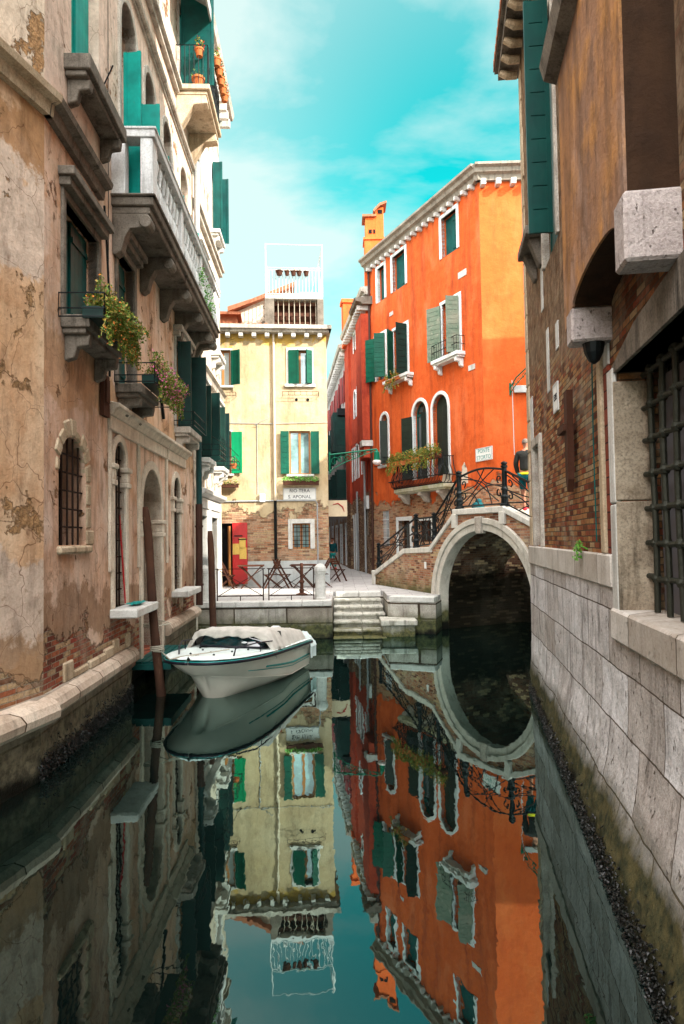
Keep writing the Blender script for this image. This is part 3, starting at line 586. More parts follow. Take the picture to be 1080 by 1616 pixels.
# ================================================================= LEFT PEACH BUILDING
def left_building():
    B = thing('townhouse', 'old peach and ochre canal house with a long stone balcony, on the left', 'building', (-3.6, 8, 0))
    HB = 16.6
    holes = []; W = []
    def add(u0, u1, z0, z1, arch=False, **k): holes.append(opening(u0, u1, z0, z1, arch)); W.append((u0, u1, z0, z1, arch, k))
    # upper teal windows and floor below
    add(.9, 2.05, 9.02, 11.6, fill='closed', depth=.22, sm='teal', vert=True, nb=4, frame=.0, sill=(.28, .34, .2, 1), fm='stoned')
    add(.62, 1.95, 5.55, 7.1, fill='closed', depth=.22, sm='teald', vert=True, nb=4, frame=.1, band=.22, sill=(.1, .36, .16, 1), fm='stoned')
    add(2.95, 3.95, 5.2, 7.45, fill='closed', depth=.22, sm='teald', vert=True, nb=3, frame=.12, band=.22, sill=(.1, .42, .14, 1), fm='stoned')
    add(7.5, 8.85, 5.25, 7.25, fill='glass', depth=.25, frame=.1, band=.22, sill=(.1, .36, .14, 1), fm='stone', shut=(('L', 92, 'dgreen', .3), ('R', 88, 'dgreen', .42)), nb=8)
    # ground floor
    add(.46, 1.46, 2.63, 4.05, arch=True, fill='dark', depth=.32, frame=.0, name='barred_window', bars=(4, 5), fm='stonewarm')
    add(2.72, 3.35, 1.62, 4.28, arch=True, fill='dark', depth=.30, frame=.13, name='barred_window', bars=(3, 9), fm='stonec')
    add(4.45, 5.95, .55, 4.05, arch=True, fill='closed', sm='teald', vert=True, nb=4, depth=.72, frame=.17, fm='stonec', name='water_door')
    add(7.15, 7.85, 1.55, 4.1, arch=True, fill='dark', depth=.30, frame=.14, name='barred_window', bars=(3, 9), fm='stonec')
    # piano nobile arches above the balcony
    for (a, b, zt) in ((3.15, 4.15, 12.0), (4.75, 5.6, 11.85), (6.3, 7.2, 11.85), (8.1, 9.1, 11.85)):
        add(a, b, 8.3, zt, arch=True, fill='glass', depth=.3, frame=.12, fm='stone', shut=(('L', 100, 'teal', .30, -.07, 2.55), ('R', 90, 'teal', .36, -.07, 2.35)) if a < 3.5 else (('R', 88, 'teal', .22, -.07, 2.2),), nb=1)
    # second floor door to small balcony
    add(8.1, 9.3, 13.6, 15.9, fill='closed', depth=.12, sm='teald', frame=.1, fm='stone', nb=5, shut=(('L', 95, 'teald', .8),))
    add(5.2, 6.1, 13.2, 15.2, fill='closed', depth=.12, sm='teald', frame=.1, fm='stone', nb=5)
    wall(LB, B, [(0, .9), (3.6, .9), (3.6, .5), (6.1, .5), (6.1, .9), (9.75, .9), (9.75, HB), (0, HB)], holes, M['peach'], depth=.8)
    ws = []
    for (u0, u1, z0, z1, arch, k) in W: ws.append(window(LB, B, u0, u1, z0, z1, arch, **k))
    # rough broken stone surround of the low barred window
    mb = MB(); rnd = random.Random(5); cx = .96; zs = 4.05-.5
    for i in range(9):
        a0 = PI*i/9+.02; a1 = PI*(i+1)/9-.02; ro = .5+rnd.uniform(.12, .26)
        mb.ext([(cx+.503*math.cos(a0), -.015-rnd.random()*.02, zs+.503*math.sin(a0)), (cx+ro*math.cos(a0), -.02, zs+ro*math.sin(a0)), (cx+ro*math.cos(a1), -.02, zs+ro*math.sin(a1)), (cx+.503*math.cos(a1), -.02, zs+.503*math.sin(a1))], (0, .12, 0))
    z = 2.62
    while z < 3.55: h = rnd.uniform(.18, .36); mb.box(1.463, 1.463+rnd.uniform(.16, .32), -.02, .2, z, min(z+h-.015, 3.6)); z += h
    mb.box(.4, 1.6, -.06, .2, 2.52, 2.62); mb.build('frame', M['stonewarm'], ws[4], LB.M, bevel=.025)
    # ochre wall toward the camera
    wall(LA, B, [(0, .9), (LA.L, .9), (LA.L, HB), (0, HB)], [], M['ochre'], depth=.5)
    body = MB(); body.prism_z([(-4.2, 8.9), (-4.05, 17.65), (-12, 17.65), (-12, 2.0), (-5.4, 2.2)], -2.5, HB-.02); body.build('wall', M['ochre'], B)
    # base stone walls
    for q in ((-.3, 3.6, -.05, .5, -1.5, .905), (6.1, 9.75, -.05, .5, -1.5, .95), (3.6, 6.1, .35, .8, -1.5, .5)): b = MB(); b.box(*q); b.build('stone_base', M['base'], B, LB.M)
    LA2 = Fac((-4.3, 3.0), (-3.42, 7.75)); b = MB(); b.box(0, LA2.L, 0, .8, -1.5, .9); b.build('stone_base', M['base'], B, LA2.M)
    # rounded moulding
    m = MB(); prof = [(0, .62), (-.10, .63), (-.17, .69), (-.18, .77), (-.14, .85), (-.06, .9), (.1, .905)]
    m.prism_x(prof, -.15, 3.62); m.build('base_moulding', M['mould'], B, LB.M); m = MB(); m.prism_x([(y-.02, z+.08) for y, z in prof], 6.15, 9.7); m.build('base_moulding', M['mould'], B, LB.M)
    m = MB(); m.prism_x(prof, 0, LA2.L+.12); m.build('base_moulding', M['mould'], B, LA2.M)
    # irregular stone blocks exposed above the moulding
    m = MB(); rnd = random.Random(8)
    for r in range(1):
        x = .6
        while x < 3.5: w = rnd.uniform(.25, .7); hz = rnd.uniform(.08, .26); m.box(x, min(3.58, x+w-.02), -.02-rnd.random()*.05, .1, .9, .9+hz); x += w
    m.build('footing_stones', M['stonewarm'], B, LB.M, bevel=.02)
    # upper string cornice wraps the corner
    s = MB(); pr = [(0, 7.78), (-.08, 7.78), (-.10, 7.92), (-.2, 7.95), (-.22, 8.02), (0, 8.06)]
    s.prism_x(pr, -.03, 2.05); s.build('string_course', M['stoned'], B, LB.M); s = MB(); s.prism_x(pr, 0, LA.L+.06); s.build('string_course', M['stonewarm'], B, LA.M)
    # ground floor entablature over door bays
    s = MB()
    for a, b in ((2.45, 4.15), (4.15, 6.4), (6.5, 8.5)):
        s.box(a, b-.03, -.06, .0, 4.40, 4.62); s.prism_x([(0, 4.62), (-.08, 4.62), (-.14, 4.72), (-.2, 4.74), (-.2, 4.80), (0, 4.84)], a-.03, b)
    for x in (2.45, 4.15, 6.42): s.box(x, x+.1, -.045, .0, 2.2, 4.4)
    s.build('entablature', M['stonec'], B, LB.M, bevel=.01)
    # capitals on the door jambs
    for (a, b, zz) in ((2.72, 3.35, 3.55), (4.45, 5.95, 2.75), (7.15, 7.85, 3.3)):
        for x in (a-.19, b-.03): s = MB(); s.box(x, x+.22, -.075, .28, zz, zz+.09); s.box(x+.02, x+.2, -.06, .27, zz+.09, zz+.26); s.box(x-.015, x+.235, -.09, .29, zz+.26, zz+.34); s.build('capital', M['stonec'], B, LB.M, bevel=.015)
    s = MB(); s.box(2.55, 3.95, -.42, .1, 1.48, 1.62); s.build('sill', M['stonew'], ws[5], LB.M, bevel=.02)
    s = MB(); s.box(7.0, 8.6, -.38, .1, 1.42, 1.56); s.build('sill', M['stonew'], ws[7], LB.M, bevel=.02)
    d = MB(); d.box(4.0, 5.9, -.62, .3, .42, .52)
    for i in range(5): d.box(4.02, 5.88, -.62+.13*i, -.51+.13*i, .52, .56)
    d.build('landing_board', M['teald'], B, LB.M)
    # long balcony
    b0, b1, zb = 2.66, 9.95, 8.02; pv = -.66
    sl = MB(); sl.box(b0, b1, pv, .05, zb, zb+.14); sl.box(b0+.05, b1-.05, pv+.06, .05, zb-.12, zb); sl.box(b0-.04, b1+.04, pv-.04, pv+.1, zb+.14, zb+.18); sl.box(b0-.04, b0+.1, pv-.04, .03, zb+.14, zb+.18)
    bal = sl.build('balcony', M['stoned'], B, LB.M, bevel=.015)
    for u in (2.8, 4.5, 6.1, 7.6, 9.1, 9.72):
        k = MB(); pts = [(0, zb-.12), (pv+.1, zb-.12), (pv+.04, zb-.2), (pv+.08, zb-.32), (pv+.2, zb-.34), (-.28, zb-.36), (-.2, zb-.5), (-.14, zb-.72), (-.05, zb-.78), (0, zb-.76)]
        k.prism_x(pts, u-.1, u+.12); k.tube([(u-.13, pv+.13, zb-.25), (u+.15, pv+.13, zb-.25)], .1, 12); k.build('bracket', M['stoned'], bal, LB.M, bevel=.01)
    zr = zb+.18; post = []; pbox = lambda *q: MB().box(*q).build('pier', M['balw'], bal, LB.M, bevel=.01); prof = [(.045, 0), (.045, .06), (.03, .09), (.05, .18), (.066, .26), (.055, .36), (.032, .44), (.032, .47), (.05, .49), (.032, .52), (.045, .62), (.062, .70), (.05, .78), (.03, .84), (.045, .87), (.045, .92)]
    n = 24
    for i in range(n):
        u = b0+.5+(b1-b0-.95)*i/(n-1)
        if i % 8 == 7: pbox(u-.09, u+.09, pv-.0, pv+.18, zr, zr+.92)
        else:
            q = MB(); q.lathe((u, pv+.08, zr), prof, 10); q.build('baluster', M['balw'], bal, LB.M, smooth=True)
    pbox(b0, b0+.3, pv, pv+.2, zr, zr+.92); pbox(b0, b0+.22, -.22, .0, zr, zr+.92); pbox(b1-.25, b1, pv, pv+.2, zr, zr+.92)
    r = MB(); r.box(b0-.03, b1+.03, pv-.04, pv+.22, zr+.92, zr+1.04); r.box(b0-.03, b0+.26, pv+.22, .02, zr+.92, zr+1.04); r.box(b0-.05, b1+.05, pv-.06, pv+.24, zr+1.04, zr+1.08); r.box(b0-.05, b0+.28, pv+.24, .02, zr+1.04, zr+1.08)
    r.build('handrail', M['balw'], bal, LB.M, bevel=.008)
    # rope mouldings above the arches
    s = MB()
    s.tube([(0.3, -.06, 12.5), (9.75, -.06, 12.5)], .07, 8); s.box(.3, 9.75, -.04, 0, 12.38, 12.62); s.box(2.4, 7.7, -.1, 0, 13.2, 13.32); s.box(2.4, 7.7, -.18, 0, 13.32, 13.4)
    s.build('string_course', M['stone'], B, LB.M)
    # second floor balcony
    b0, b1, zb, pv = 7.75, 9.75, 13.35, -.8
    sl = MB(); sl.box(b0, b1, pv, .05, zb, zb+.13); sl.box(b0+.06, b1-.06, pv+.07, .05, zb-.1, zb); bal = sl.build('balcony', M['stonewarm'], B, LB.M, bevel=.015)
    for u in (7.95, 9.5):
        k = MB(); k.prism_x([(0, zb-.1), (pv+.1, zb-.1), (pv+.06, zb-.3), (-.4, zb-.34), (-.25, zb-.6), (-.1, zb-.85), (0, zb-.85)], u-.13, u+.13); k.build('bracket', M['stonewarm'], bal, LB.M, bevel=.015)
    rl = MB(); railing(rl, [(b0+.05, 0), (b0+.05, pv+.05), (b1-.05, pv+.05), (b1-.05, 0)], zb+.13, zb+1.1, 30)
    for q in range(4): u = b0+.4+.4*q; rl.tube([(u+.15*math.cos(t*PI/6), pv+.04, zb+.62+.15*math.sin(t*PI/6)) for t in range(13)], .007, 4)
    rl.build('railing', M['iron'], bal, LB.M)
    aw = MB(); aw.grid(lambda a, b: (6.6+1.6*a, -.05-.75*b, 16.0-.5*b+.02*math.sin(a*30)), 16, 3); aw.box(6.6, 8.2, -.82, -.78, 15.2, 15.5); aw.build('awning', M['cloth'], B, LB.M)
    eave(LB, B, -.1, 9.75, HB, .55, .35, .5, 'stone', 'stonewarm', .28)
    # iron anchor bars, wires
    a = MB(); a.obox((5.65, -.06, 6.1), (.5, 0, -.9), (0, .05, 0), (.05, 0, .03)); a.build('wall_anchor', M['iron'], B, LB.M)
    a = MB(); a.obox((2.05, -.07, 4.55), (.28, 0, 0), (0, .06, 0), (0, 0, .62)); a.obox((2.1, -.1, 4.75), (.16, 0, 0), (0, .03, 0), (0, 0, .35)); a.build('meter_box', M['dwood'], B, LB.M)
    a = MB(); a.tube([(2.15, -.05, 7.75), (2.2, -.07, 7.2), (2.35, -.06, 6.4), (2.4, -.05, 5.2)], .018, 6); a.tube([(2.45, -.02, 12), (2.45, -.02, 4.9)], .006, 4); a.build('cable', M['iron'], B, LB.M)
    p = MB(); p.tube([(9.75, -.14, 16.5), (9.75, -.14, 8.4)], .075, 10); p.build('downpipe', M['pipegrey'], B, LB.M)
    p = MB(); p.tube([(9.72, -.15, 7.5), (9.72, -.15, 3.6)], .075, 10)
    for z in (6.2, 5.0): p.tube([(9.72, -.15, z), (9.72, -.15, z+.06)], .09, 10)
    p.build('downpipe', M['pipeg'], B, LB.M)
    p = MB(); p.tube([(9.68, -.15, 3.6), (9.66, -.15, 1.0)], .09, 10)
    for z in (3.0, 1.5): p.tube([(9.67, -.15, z), (9.67, -.15, z+.05)], .11, 10)
    p.build('downpipe', M['pipeb'], B, LB.M)
    # iron window boxes
    for (a, b, z, v) in ((.45, 2.05, 5.5, -.57), (2.8, 4.95, 5.22, -.64), (7.35, 9.0, 5.28, -.45)):
        r = MB(); railing(r, [(a, 0), (a, v), (b, v), (b, 0)], z, z+.3, 3, .008, (0, .35, 1)); r.build('window_rail', M['iron'], B, LB.M)
    h = MB(); h.tube([(2.17, -.02, 9.6), (2.1, -.2, 9.9)], .012, 5); h.tube([(.8, -.02, 9.0), (.8, -.25, 9.0), (.85, -.25, 8.9)], .014, 5); h.build('shutter_hook', M['iron'], B, LB.M)
    return B
left_building()
def cream_building():
    B = thing('townhouse', 'cream plaster house beyond the dark green downpipe, tall and sunlit', 'building', (-3.9, 20, 0)); HB = 16.9
    W = []; holes = []
    def add(u0, u1, z0, z1, arch=False, **k): holes.append(opening(u0, u1, z0, z1, arch)); W.append((u0, u1, z0, z1, arch, k))
    add(10.5, 11.4, 4.9, 6.9, fill='glass', sill=(.12, .34, .13, 1), shut=(('L', 95, 'dgreen', .3), ('R', 85, 'dgreen', .4)), nb=8, band=.2)
    add(13.3, 14.3, 4.95, 6.85, fill='glass', sill=(.12, .34, .13, 1), shut=(('L', 92, 'dgreen', .3), ('R', 92, 'dgreen', .3)), nb=8, band=.2)
    add(10.4, 11.4, 8.6, 10.6, fill='glass', frame=.12, band=.18)
    add(13.0, 14.0, 8.5, 10.7, arch=True, fill='glass', frame=.12, sill=(.12, .3, .12, 1))
    add(10.4, 11.3, 12.2, 14.0, fill='glass', frame=.12)
    add(13.1, 14.1, 12.4, 14.6, fill='glass', frame=.1, sill=(.12, .3, .12, 1), shut=(('L', 92, 'teald', .3), ('R', 88, 'teald', .36)), nb=8)
    add(10.6, 11.8, 1.0, 3.35, fill='closed', sm='teald', depth=.25, frame=.2, fm='stonew', vert=True, nb=4, name='door')
    add(12.6, 13.9, 1.0, 3.35, fill='dark', depth=.5, frame=.2, fm='stonew', name='doorway')
    wall(LB, B, [(9.76, .3), (14.95, .3), (14.95, HB), (9.76, HB)], holes, M['cream'], depth=.55)
    body = MB(); body.prism_z([(-4.45, 17.76), (-4.6, 22.95), (-12, 22.95), (-12, 17.76)], -2, HB); body.build('wall', M['cream'], B)
    for (u0, u1, z0, z1, arch, k) in W: window(LB, B, u0, u1, z0, z1, arch, **k)
    s = MB(); s.prism_x([(0, 7.3), (-.1, 7.32), (-.14, 7.46), (-.22, 7.5), (0, 7.56)], 9.9, 14.97); s.build('string_course', M['stone'], B, LB.M); s = MB(); s.box(9.9, 14.97, -.1, 0, 11.6, 11.75); s.box(9.9, 14.97, -.17, 0, 11.75, 11.82)
    s.build('string_course', M['stone'], B, LB.M)
    s = MB(); s.box(10.25, 14.3, -.08, 0, 3.56, 3.85); s.prism_x([(0, 3.85), (-.1, 3.87), (-.25, 3.95), (-.27, 4.05), (0, 4.1)], 10.15, 14.4); s.box(11.95, 12.15, -.09, 0, 1.0, 3.56); s.build('entablature', M['stonew'], B, LB.M, bevel=.01)
    r = MB(); railing(r, [(10.3, 0), (10.3, -.6), (11.6, -.6), (11.6, 0)], 4.95, 5.25, 6, .008, (0, .5, 1))
    for i in range(4): r.tube([(10.4+.3*i, -.6, 5.25), (10.45+.3*i, -.68, 5.4), (10.5+.3*i, -.62, 5.5), (10.52+.3*i, -.58, 5.42)], .007, 4)
    r.tube([(10.3, -.05, 5.7), (11.7, -.75, 5.3), (12.2, -.9, 5.15)], .01, 4); r.build('window_rail', M['iron'], B, LB.M)
    r = MB(); railing(r, [(13.2, 0), (13.2, -.65), (14.6, -.65), (14.6, 0)], 4.98, 5.25, 4, .008, (0, .5, 1)); r.build('window_rail', M['iron'], B, LB.M)
    eave(LB, B, 9.76, 14.95, HB, .55, .35, .45, 'stone', 'stonew', .28)
    a = MB(); a.box(9.76, 14.95, -.03, .3, -1.5, .3); a.build('stone_base', M['base'], B, LB.M)
cream_building()
# plants of the left side
flowerbox('green box of trailing yellow and orange leaves, nearest flower box on the left', LB, .5, 2.0, -.54, -.28, 5.50, .15, 'dgreen', 'leafy', 'orangef', 120, 2400, .15, .045, hang=.30, stems=70)
flowerbox('flower box of pink blossoms and trailing leaves under the second window on the peach wall', LB, 3.1, 4.85, -.62, -.36, 5.26, .15, 'dgreen', 'leafy', 'pink', 560, 2200, .16, .042, hang=.28, stems=80)
pot('pink flowering plant in a pot on the far sill of the cream house', LB.w(14.35, -.5, 5.0), .1, .16, 'leaf', 'pink', 60, hh=.16)
hp = 'terracotta pots hung on the high left balcony rail'
for i, (u, dz, lab) in enumerate(((7.85, .72, 'terracotta pot hung on the near end of the high left balcony rail'), (8.15, .7, 'second terracotta pot from the near end of the high left balcony rail'), (8.5, .7, 'third pot along the high left balcony rail'), (8.85, .7, 'fourth pot along the high left balcony rail'), (9.2, .7, 'fifth pot along the high left balcony rail'), (9.5, .7, 'farthest pot along the high left balcony rail'))):
    pot(lab, LB.w(u, -.92 if i else -.55, 13.48+dz), .105, .18, 'leafy', 'redf', 110, hp, .2)
pot('terracotta pot standing on the floor of the high left balcony', LB.w(7.95, -.5, 13.48), .15, .26, 'leaf', None, 40, None, .14)
pot('small pot of red flowers on the long stone balcony floor', LB.w(3.3, -.4, 8.2), .12, .2, 'leaf', 'redf', 60, None, .2)
def weeds(label, pts, n=160, size=.05, mat='leaff', cat='plant', name='wall_plant', F=LB, spread=.14):
    mb = MB(); rnd = random.Random(n)
    for (u, v, z, r) in pts: foliage_mb(mb, u, v, z, r, spread, r*1.1, n//len(pts), size, 0, rnd); mb.tube([(u, 0, z-r), (u, v, z), (u+.05, v, z+r)], .008, 4)
    o = mb.build(name, [M[mat], M['orangef']], None, F.M); tag(o, label, cat)
weeds('green creeper growing between the far balusters of the long stone balcony', [(7.2, -.66, 8.6, .22), (7.9, -.68, 8.45, .25), (8.6, -.66, 8.35, .2)], 420)
# ================================================================= RIGHT BRICK BUILDING
def xw(X, Y): # helper: right wall local coords of a plan point
    v = RW.M.inverted() @ Vector((X, Y, 0)); return v.x, v.y
def right_building():
    B = thing('brick_house', 'worn brick canal house with white stone base, filling the right side', 'building', (3.6, 8, 0)); HR = 11.2
    W = []; holes = []
    def add(u0, u1, z0, z1, arch=False, **k): holes.append(opening(u0, u1, z0, z1, arch)); W.append((u0, u1, z0, z1, arch, k))
    add(.75, 1.45, 2.49, 4.1, fill='dark', frame=.14, fm='stone', depth=.22, proud=.05, bars=None)
    add(6.14, 9.3, 2.0, 4.08, fill='dark', frame=0, depth=.36, bars=None, name='grated_window')
    add(2.35, 3.45, 6.5, 9.6, fill='closed', sm='rgreen', depth=.12, frame=.1, fm='stone', nb=10, shut=(('R', 92, 'rgreen', .30),))
    wall(RW, B, [(0, 2.45), (5.9, 2.45), (5.9, 1.7), (10.5, 1.7), (10.5, HR), (0, HR)], holes, M['rbrick'], depth=.6)
    ws = [window(RW, B, *w[:5], **w[5]) for w in W]
    body = MB(); body.prism_z([(3.42, 11.99), (2.95, 7.0), (2.7, 1.5), (12, 1.5), (12, 11.99)], -2.5, HR-.01); body.build('wall', M['rbrick'], B)
    # battered stone base, lofted to the curved foot
    def foot(u): Y = 12-u*.989; return max(.05, .553-.043*Y) if Y < 12 else .05
    zs = [2.18, 1.7, 1.2, .9, .7, .5, .35, .2, .08, -.05, -.3, -1.2]
    def f(a, b):
        u = -.05+10.4*a; i = b*(len(zs)-1); k = min(int(i), len(zs)-2); z = zs[k]+(zs[k+1]-zs[k])*(i-k)
        t = max(0, min(1, (1.25-z)/1.3)); o = .03+foot(u)*t**1.7+(.12 if z < -.2 else 0)
        nv = Vector((u*1.3, z*1.8, 3)); o += .035*mnoise.fractal(nv, .8, 2.1, 5)*(.35+t)
        if u > 5.93: z = min(z, 1.74)
        return (u, -o, z)
    m = MB(); m.grid(f, 260, 110); m.box(-.05, 10.4, .02, .5, -1.2, 1.73); m.build('stone_base', M['rstone'], B, RW.M, smooth=True)
    m = MB(); m.box(-.06, 5.90, -.05, .3, 2.18, 2.485); m.build('stone_course', M['rledge'], B, RW.M, bevel=.015)
    # window bay: sill, big stone jambs, lintel
    m = MB(); m.box(5.93, 10.4, -.07, .355, 1.735, 2.012); m.build('sill', M['rledge'], ws[1], RW.M, bevel=.02)
    m = MB(); z = 1.99
    for i, h in enumerate((.95, 1.2)):
        m.box(5.94, 6.135, -.045, .0, z, z+h-.01); z += h
    m.build('frame', M['stonew'], ws[1], RW.M, bevel=.012)
    m = MB(); m.box(6.135, 6.16, -.04, .3, 2.0, 2.95); m.box(6.133, 6.155, -.04, .3, 2.96, 4.0); m.build('frame', M['pier'], ws[1], RW.M, bevel=.008)
    m = MB(); m.ext([(5.9, -.03, 4.1), (6.8, -.03, 4.32), (10, -.03, 4.6), (10, -.03, 4.08), (5.9, -.03, 4.08)], (0, .5, 0)); m.build('lintel', M['stoned'], ws[1], RW.M)
    g = MB(); rnd = random.Random(2)
    for i in range(8):
        u = 6.40+.30*i; g.tube([(u+.02*math.sin(z*3+i), .20, z) for z in [2.02+.15*k for k in range(15)]], .026, 8)
    for j in range(7):
        z = 2.3+.29*j; pts = [(6.18+.30*k/2, .20+(.035 if k % 2 else -.0), z+rnd.uniform(-.008, .008)) for k in range(17)]; g.tube(pts, .024, 8)
        for i in range(8): g.ball((6.40+.30*i, .20, z), .045, 8)
    g.box(6.36, 9.3, .34, .40, 2.0, 2.06); g.box(6.36, 6.4, .34, .4, 2.0, 4.05)
    g.build('grille', M['ironbars'], ws[1], RW.M, smooth=False)
    g = MB(); g.box(6.16, 9.3, .33, .35, 2.0, 4.0); g.build('pane', M['greyp'], ws[1], RW.M); g = MB()
    for i in range(4): g.box(7.0+.66*i, 7.1+.66*i, .29, .33, 2.0, 4.0)
    g.build('casement', M['dwood'], ws[1], RW.M)
    # stone strips beside the window and on the brick
    m = MB(); m.box(5.56, 5.70, -.05, .05, 2.49, 4.4); m.build('stone_strip', M['stonewarm'], B, RW.M, bevel=.01)
    m = MB(); m.box(5.76, 5.93, -.03, .05, 2.49, 4.2); m.build('painted_strip', M['redstrip'], B, RW.M)
    for q in ((5.72, 5.9, -.02, .05, 4.22, 4.5), (2.3, 2.5, -.012, .05, 4.7, 5.6), (.35, .65, -.012, .05, 3.6, 5.0), (1.9, 2.1, -.01, .05, 6.0, 6.9), (3.1, 3.3, -.012, .05, 5.1, 5.45)): MB().box(*q).build('stone_inset', M['stonew'], B, RW.M)
    # corner quoin
    m = MB(); z = 2.49
    while z < 10.9: h = rnd.uniform(.4, .7); m.box(-.05, .16+rnd.random()*.12, -.02, .3, z, min(10.95, z+h-.012)); z += h
    m.build('quoin', M['stonewarm'], B, RW.M, bevel=.015)
    a = MB(); a.ext([(4.26, -.13, 4.3), (4.44, -.13, 4.3), (4.30, -.11, 3.3), (4.22, -.11, 3.16), (4.14, -.11, 3.3)], (0, .07, 0)); a.box(3.95, 4.35, -.16, -.02, 3.85, 3.93); a.build('wall_anchor', M['dwood'], B, RW.M)
    p = MB(); p.tube([(5.3, -.03, 5.9), (5.31, -.03, 4.5), (5.27, -.03, 3.6), (5.29, -.03, 2.6)], .007, 5); p.build('cable', M['cablet'], B, RW.M)
    # upper sill with bracket near the far end
    m = MB(); m.box(1.25, 2.3, -.26, .1, 7.05, 7.18); m.ext([(1.35, 0, 7.05), (1.35, -.2, 7.05), (1.35, -.05, 6.65), (1.35, 0, 6.65)], (.2, 0, 0)); m.ext([(1.95, 0, 7.05), (1.95, -.2, 7.05), (1.95, -.05, 6.65), (1.95, 0, 6.65)], (.2, 0, 0)); m.build('ledge', M['stoned'], B, RW.M, bevel=.012)
    # projecting bay on stone corbels
    ux = lambda Y: (12-Y)/.989
    pv = -.34; u0, u1 = ux(6.42), ux(4.26); zt = 10.9
    n = 14; arch = []
    ua, ub = ux(6.04), ux(4.5)    # arch between the corbels
    pts = [(u0, 4.72), (ux(6.29), 4.72)]
    bot = [(ua, 4.72)]
    for i in range(n+1):
        a = PI-PI*i/n; bot.append(((ua+ub)/2+(ub-ua)/2*math.cos(a), 4.72+.13*math.sin(a)))
    outl = [(u0, 4.6), (u0+.02, 4.6), (ua, 4.72)] + bot[1:] + [(u1, 4.85), (u1, zt), (u0, zt)]
    m = MB(); m.ext([(a, pv, b) for a, b in outl], (0, .02, 0)); m.prism_z([(u0, pv+.02), (u0+.05, pv+.02), (u0+.05, .0), (u0, 0)], 4.6, zt)
    bay = m.build('bay', M['bay'], B, RW.M)
    m = MB(); m.add([(a, pv+.02, b) for a, b in bot]+[(a, .0, b) for a, b in bot], [(i, i+1, len(bot)+i+1, len(bot)+i) for i in range(len(bot)-1)])
    m.box(u0+.02, u1-.02, pv+.3, .0, 5.4, zt); m.box(u1-.02, u1, pv+.02, .02, 4.85, zt); m.build('soffit', M['bayshade'], bay, RW.M)
    for (a, b, z0, z1) in ((ux(6.29), ux(6.04), 4.41, 4.72), (ux(4.5), ux(4.24), 4.41, 4.87)):
        m = MB(); m.box(a, b, pv-.01, .2, z0, z1); m.build('corbel', M['corbel'], bay, RW.M, bevel=.02)
    m = MB(); m.lathe((ux(6.15), -.14, 4.12), [(.01, .1), (.05, .13), (.085, .2), (.10, .29)], 12); m.build('bracket', M['iron'], bay, RW.M)
    m = MB(); m.prism_x([(pv, 7.1), (pv-.12, 7.15), (pv-.16, 7.3), (pv, 7.4)], u0-.1, u0+1.1); m.build('ledge', M['stoned'], bay, RW.M)
    # eave
    e = MB(); e.box(-.45, 10, -.34, .2, HR, HR+.16); e.box(-.5, 10, -.40, .2, HR+.16, HR+.26); ev = e.build('eave', M['stoned'], B, RW.M)
    for i in range(14):
        d = MB(); u = -.2+.42*i; d.tube([(u, -.02, HR-.1), (u, -.2, HR-.09), (u, -.32, HR-.02)], [.07, .075, .06], 8); d.build('rafter_end', M['stonewarm'], ev, RW.M)
    rooftiles(B, RW.M, -.5, 6, -.42, 3.6, HR+.26, HR+1.6)
M['rledge'] = stone('right_ledge_stone', (.72, .67, .62), (.52, .46, .40), dark=(.12, .08, .05), amt=.35, seed=18, blocks=(1.15, 4.0, .008), streak=.4, pits=.3)
M['greyp'] = plain('grey_shutter_boards_behind_bars', (.16, .155, .17), .7, sc=6)
M['redstrip'] = stone('red_painted_strip', (.34, .07, .035), (.22, .05, .03), amt=.5, seed=13, blocks=(4, .16, .008))
right_building()
# ================================================================= YELLOW BUILDING
def text(body, size, M4, mat, parent, ext=.004, name='lettering', sx=1.0):
    cu = bpy.data.curves.new('t', 'FONT'); cu.body = body; cu.size = size; cu.align_x = 'CENTER'; cu.align_y = 'CENTER'; cu.extrude = ext; cu.resolution_u = 3
    o = bpy.data.objects.new('t', cu); C.objects.link(o); dg = bpy.context.evaluated_depsgraph_get(); dg.update(); me = bpy.data.meshes.new_from_object(o.evaluated_get(dg)); bpy.data.objects.remove(o); bpy.data.curves.remove(cu)
    me.name = name; me.materials.clear(); me.materials.append(mat); b = bpy.data.objects.new(name, me); C.objects.link(b)
    place(b, parent, M4 @ Matrix.Rotation(PI/2, 4, 'X') @ Matrix.Diagonal((sx, 1, 1, 1))); return b
def sign(label, F, u0, u1, z0, z1, lines, ink='ink', name='street_sign', size=.16, proud=.03, bg='signw', gap=None, v=0):
    t = thing(name, label, 'sign', F.w((u0+u1)/2, v, z0)); b = MB(); b.box(u0, u1, v-proud, v-.002, z0, z1); bo = b.build('panel', M[bg], t, F.M, bevel=.004)
    n = len(lines)
    for i, l in enumerate(lines): text(l, size, F.M @ Matrix.Translation(((u0+u1)/2, v-proud-.002, z1-(z1-z0)*(i+.5)/n)), M[ink], t)
    fr = MB(); fr.ring([(u0+.03, z0+.03), (u1-.03, z0+.03), (u1-.03, z1-.03), (u0+.03, z1-.03)], [(u0, z0), (u1, z0), (u1, z1), (u0, z1)], v-proud-.006, v-proud-.001, closed=True); fr.build('border', M['greyline'], t, F.M); return t
M['greyline'] = plain('grey_line', (.55, .55, .52), .5)
